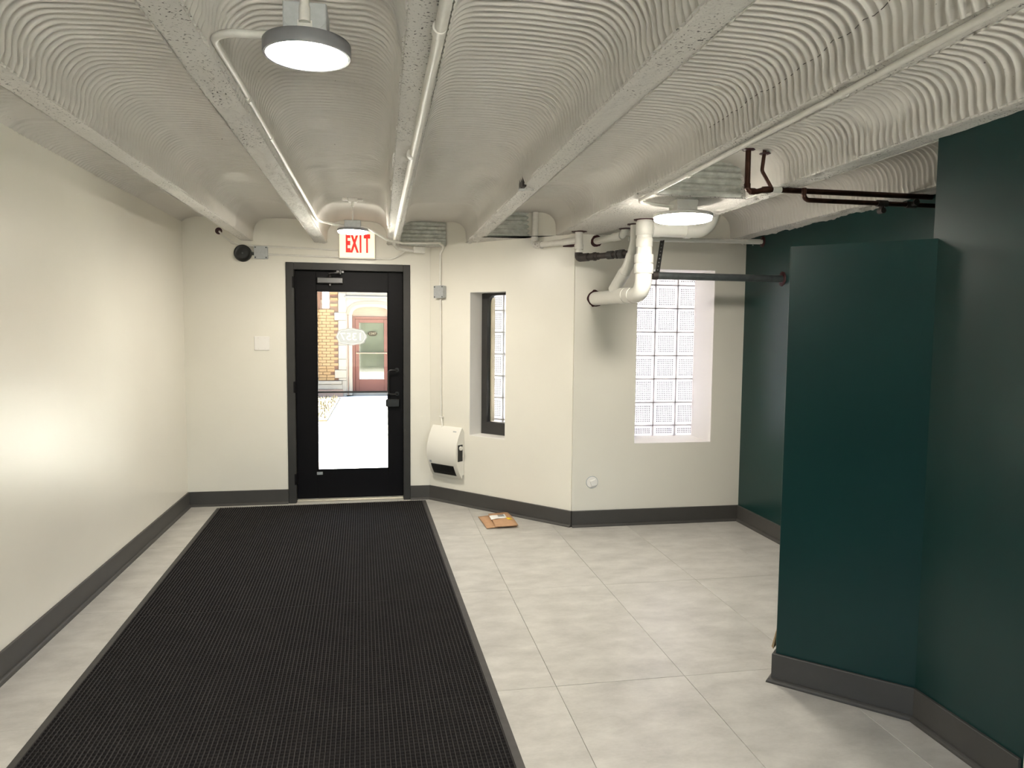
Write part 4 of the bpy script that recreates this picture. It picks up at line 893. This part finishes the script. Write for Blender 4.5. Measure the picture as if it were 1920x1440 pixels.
# stone: plinth, quoins, surround
for z0, z1, x1, dd in ((-0.05, 0.13, -0.88, -0.07), (0.135, 0.255, -0.89, -0.05), (0.26, 0.335, -0.905, -0.08)):
    x0 = -5.0
    P_(MB().bbox(x0, x1, dd, 0.03, z0, z1, 0.008, fr=FO), 'plinth_course', M['stone_pink'] if z1 < 0.2 else M['stone'])
zs_ = [(-0.05, 0.34, -0.90), (0.345, 0.40, -0.985), (0.405, 0.60, -1.075), (0.605, 0.86, -0.985), (0.865, 1.20, -0.985), (1.205, 1.50, -0.985), (1.505, 1.795, -0.985), (1.80, 1.985, -1.075), (1.99, 2.46, -0.98), (2.465, 2.9, -0.98)]
for z0, z1, x0 in zs_: P_(MB().bbox(x0, -0.80, -0.03, 0.06, z0, z1, 0.006, fr=FO), 'quoin_stone', M['stone'])
ac_x, spring, hwid = -0.20, 1.935, 0.46
def tudor(hw_, rise, z, n=22):
    pts = []
    for i in range(n+1):
        t = -1+2*i/n; a = abs(t)
        zz = z+rise*(1-a**3.2)**(1/2.0)
        pts.append((ac_x+t*hw_, zz))
    return pts
def archring(hw0, r0, z0, hw1, r1, z1, y0, y1):
    a = tudor(hw0, r0, z0); c = tudor(hw1, r1, z1); n = len(a); b = MB()
    vs = [FO(x, y, z) for y in (y0, y1) for L_ in (a, c) for x, z in L_]
    f = []
    for k in range(n-1):
        f += [(k, k+1, n+k+1, n+k), (2*n+k, 2*n+k+1, 3*n+k+1, 3*n+k), (k, k+1, 2*n+k+1, 2*n+k), (n+k, n+k+1, 3*n+k+1, 3*n+k)]
    b.add(vs, f); return b
P_(archring(0.46, 0.20, 1.935, 0.545, 0.27, 1.935, 0.02, 0.20), 'arch_moulding', M['stone'])
P_(archring(0.545, 0.27, 1.935, 0.605, 0.33, 1.935, -0.02, 0.12), 'arch_moulding', M['stone_pink'])
# spandrel panel above the arch, one closed outline
a = tudor(0.605, 0.33, 1.935); pol = [(-0.80, 1.93)]+a+[(0.60, 1.93), (0.60, 2.9), (-0.80, 2.9)]
P_(MB().prism([(x, z) for x, z in pol], 0, 0.06, fr=lambda x, z, y: FO(x, y, z)), 'spandrel', M['stone'])
P_(MB().bbox(-0.83, 0.62, -0.06, 0.0, 2.345, 2.385, 0.008, fr=FO), 'hood_mould', M['stone'])
for s in (-1, 1):
    for o0, o1, y0_, mm in ((0.46, 0.545, 0.02, M['stone']), (0.545, 0.575, 0.03, M['stone_pink']), (0.575, 0.60, -0.02, M['stone'])):  # pink middle strip stands in for the shadow in the groove
        xa, xb = sorted((ac_x+s*o0, ac_x+s*o1)); P_(MB().bbox(xa, xb, y0_, 0.30, -0.02, 1.935, 0.005, fr=FO), 'jamb_moulding', mm)
P_(MB().prism([(ac_x-0.47, 1.87)]+tudor(0.47, 0.21, 1.935)+[(ac_x+0.47, 1.87)], 0.195, 0.24, fr=lambda x, z, y: FO(x, y, z)), 'tympanum', M['stone_pink'])
P_(MB().bbox(-0.66, 0.26, 0.15, 0.35, -0.05, 0.045, 0.005, fr=FO), 'step', M['stone'])
# its door
b = MB(); b.bbox(-0.66, -0.595, 0.17, 0.26, 0.045, 1.90, 0.004, fr=FO); b.bbox(0.195, 0.26, 0.17, 0.26, 0.045, 1.90, 0.004, fr=FO); b.bbox(-0.5955, 0.1955, 0.171, 0.26, 1.84, 1.8995, 0.004, fr=FO)
b.bbox(-0.59, -0.50, 0.20, 0.25, 0.055, 1.835, 0.004, fr=FO); b.bbox(0.10, 0.19, 0.20, 0.25, 0.055, 1.835, 0.004, fr=FO); b.bbox(-0.50, 0.10, 0.20, 0.25, 0.055, 0.355, 0.004, fr=FO); b.bbox(-0.50, 0.10, 0.20, 0.25, 1.75, 1.835, 0.004, fr=FO)
od = P_(b, 'entrance_door', M['reddoor']); lab(od, 'reddish brown entrance door under the arch')
MB().box(-0.502, 0.102, 0.222, 0.23, 0.353, 1.752, fr=FO).build('door_pane', M['greenglass'], od)
b = MB(); b.tube([FO(-0.56, 0.16, 1.005), FO(0.16, 0.16, 1.005)], 0.014, 8); b.box(-0.57, -0.55, 0.16, 0.20, 0.99, 1.02, fr=FO); b.box(0.15, 0.17, 0.16, 0.20, 0.99, 1.02, fr=FO); b.build('push_bar', M['brass'], od)
pol = [(-0.180+0.120*math.cos(t)*(1+0.04*math.cos(6*t)), 1.482+0.060*math.sin(t)*(1+0.06*math.cos(6*t))) for t in [2*math.pi*i/36 for i in range(36)]]
MB().prism(pol, 0.214, 0.2205, fr=lambda x, z, y: FO(x, y, z)).build('number_plate', mat('dark_bronze_plate', (0.022, 0.016, 0.010), 0.9, spec=0.02), od)
text('digits', '1347', 0.085, 0.001, M['cream_digits'], od, FO(-0.180, 0.2115, 1.482), (math.pi/2, 0, 0), 1.0)
# narrow window left of the entrance
b = MB(); b.bbox(-1.37, -1.35, -0.005, 0.1, 2.065, 3.4, 0.003, fr=FO); b.bbox(-1.195, -1.175, -0.005, 0.1, 2.065, 3.4, 0.003, fr=FO); b.bbox(-1.37, -1.175, -0.005, 0.1, 2.065, 2.085, 0.003, fr=FO)
nw = P_(b, 'window_frame', M['stone_pink']); MB().box(-1.35, -1.195, 0.01, 0.02, 2.085, 3.4, fr=FO).build('window_blind', M['winwhite'], nw)
b = MB(); b.box(-1.30, -1.294, 0.0, 0.01, 2.085, 3.4, fr=FO); b.box(-1.25, -1.244, 0.0, 0.01, 2.085, 3.4, fr=FO); b.box(-1.35, -1.195, 0.0, 0.01, 2.17, 2.176, fr=FO); b.build('leaded_bars', M['screw'], nw)
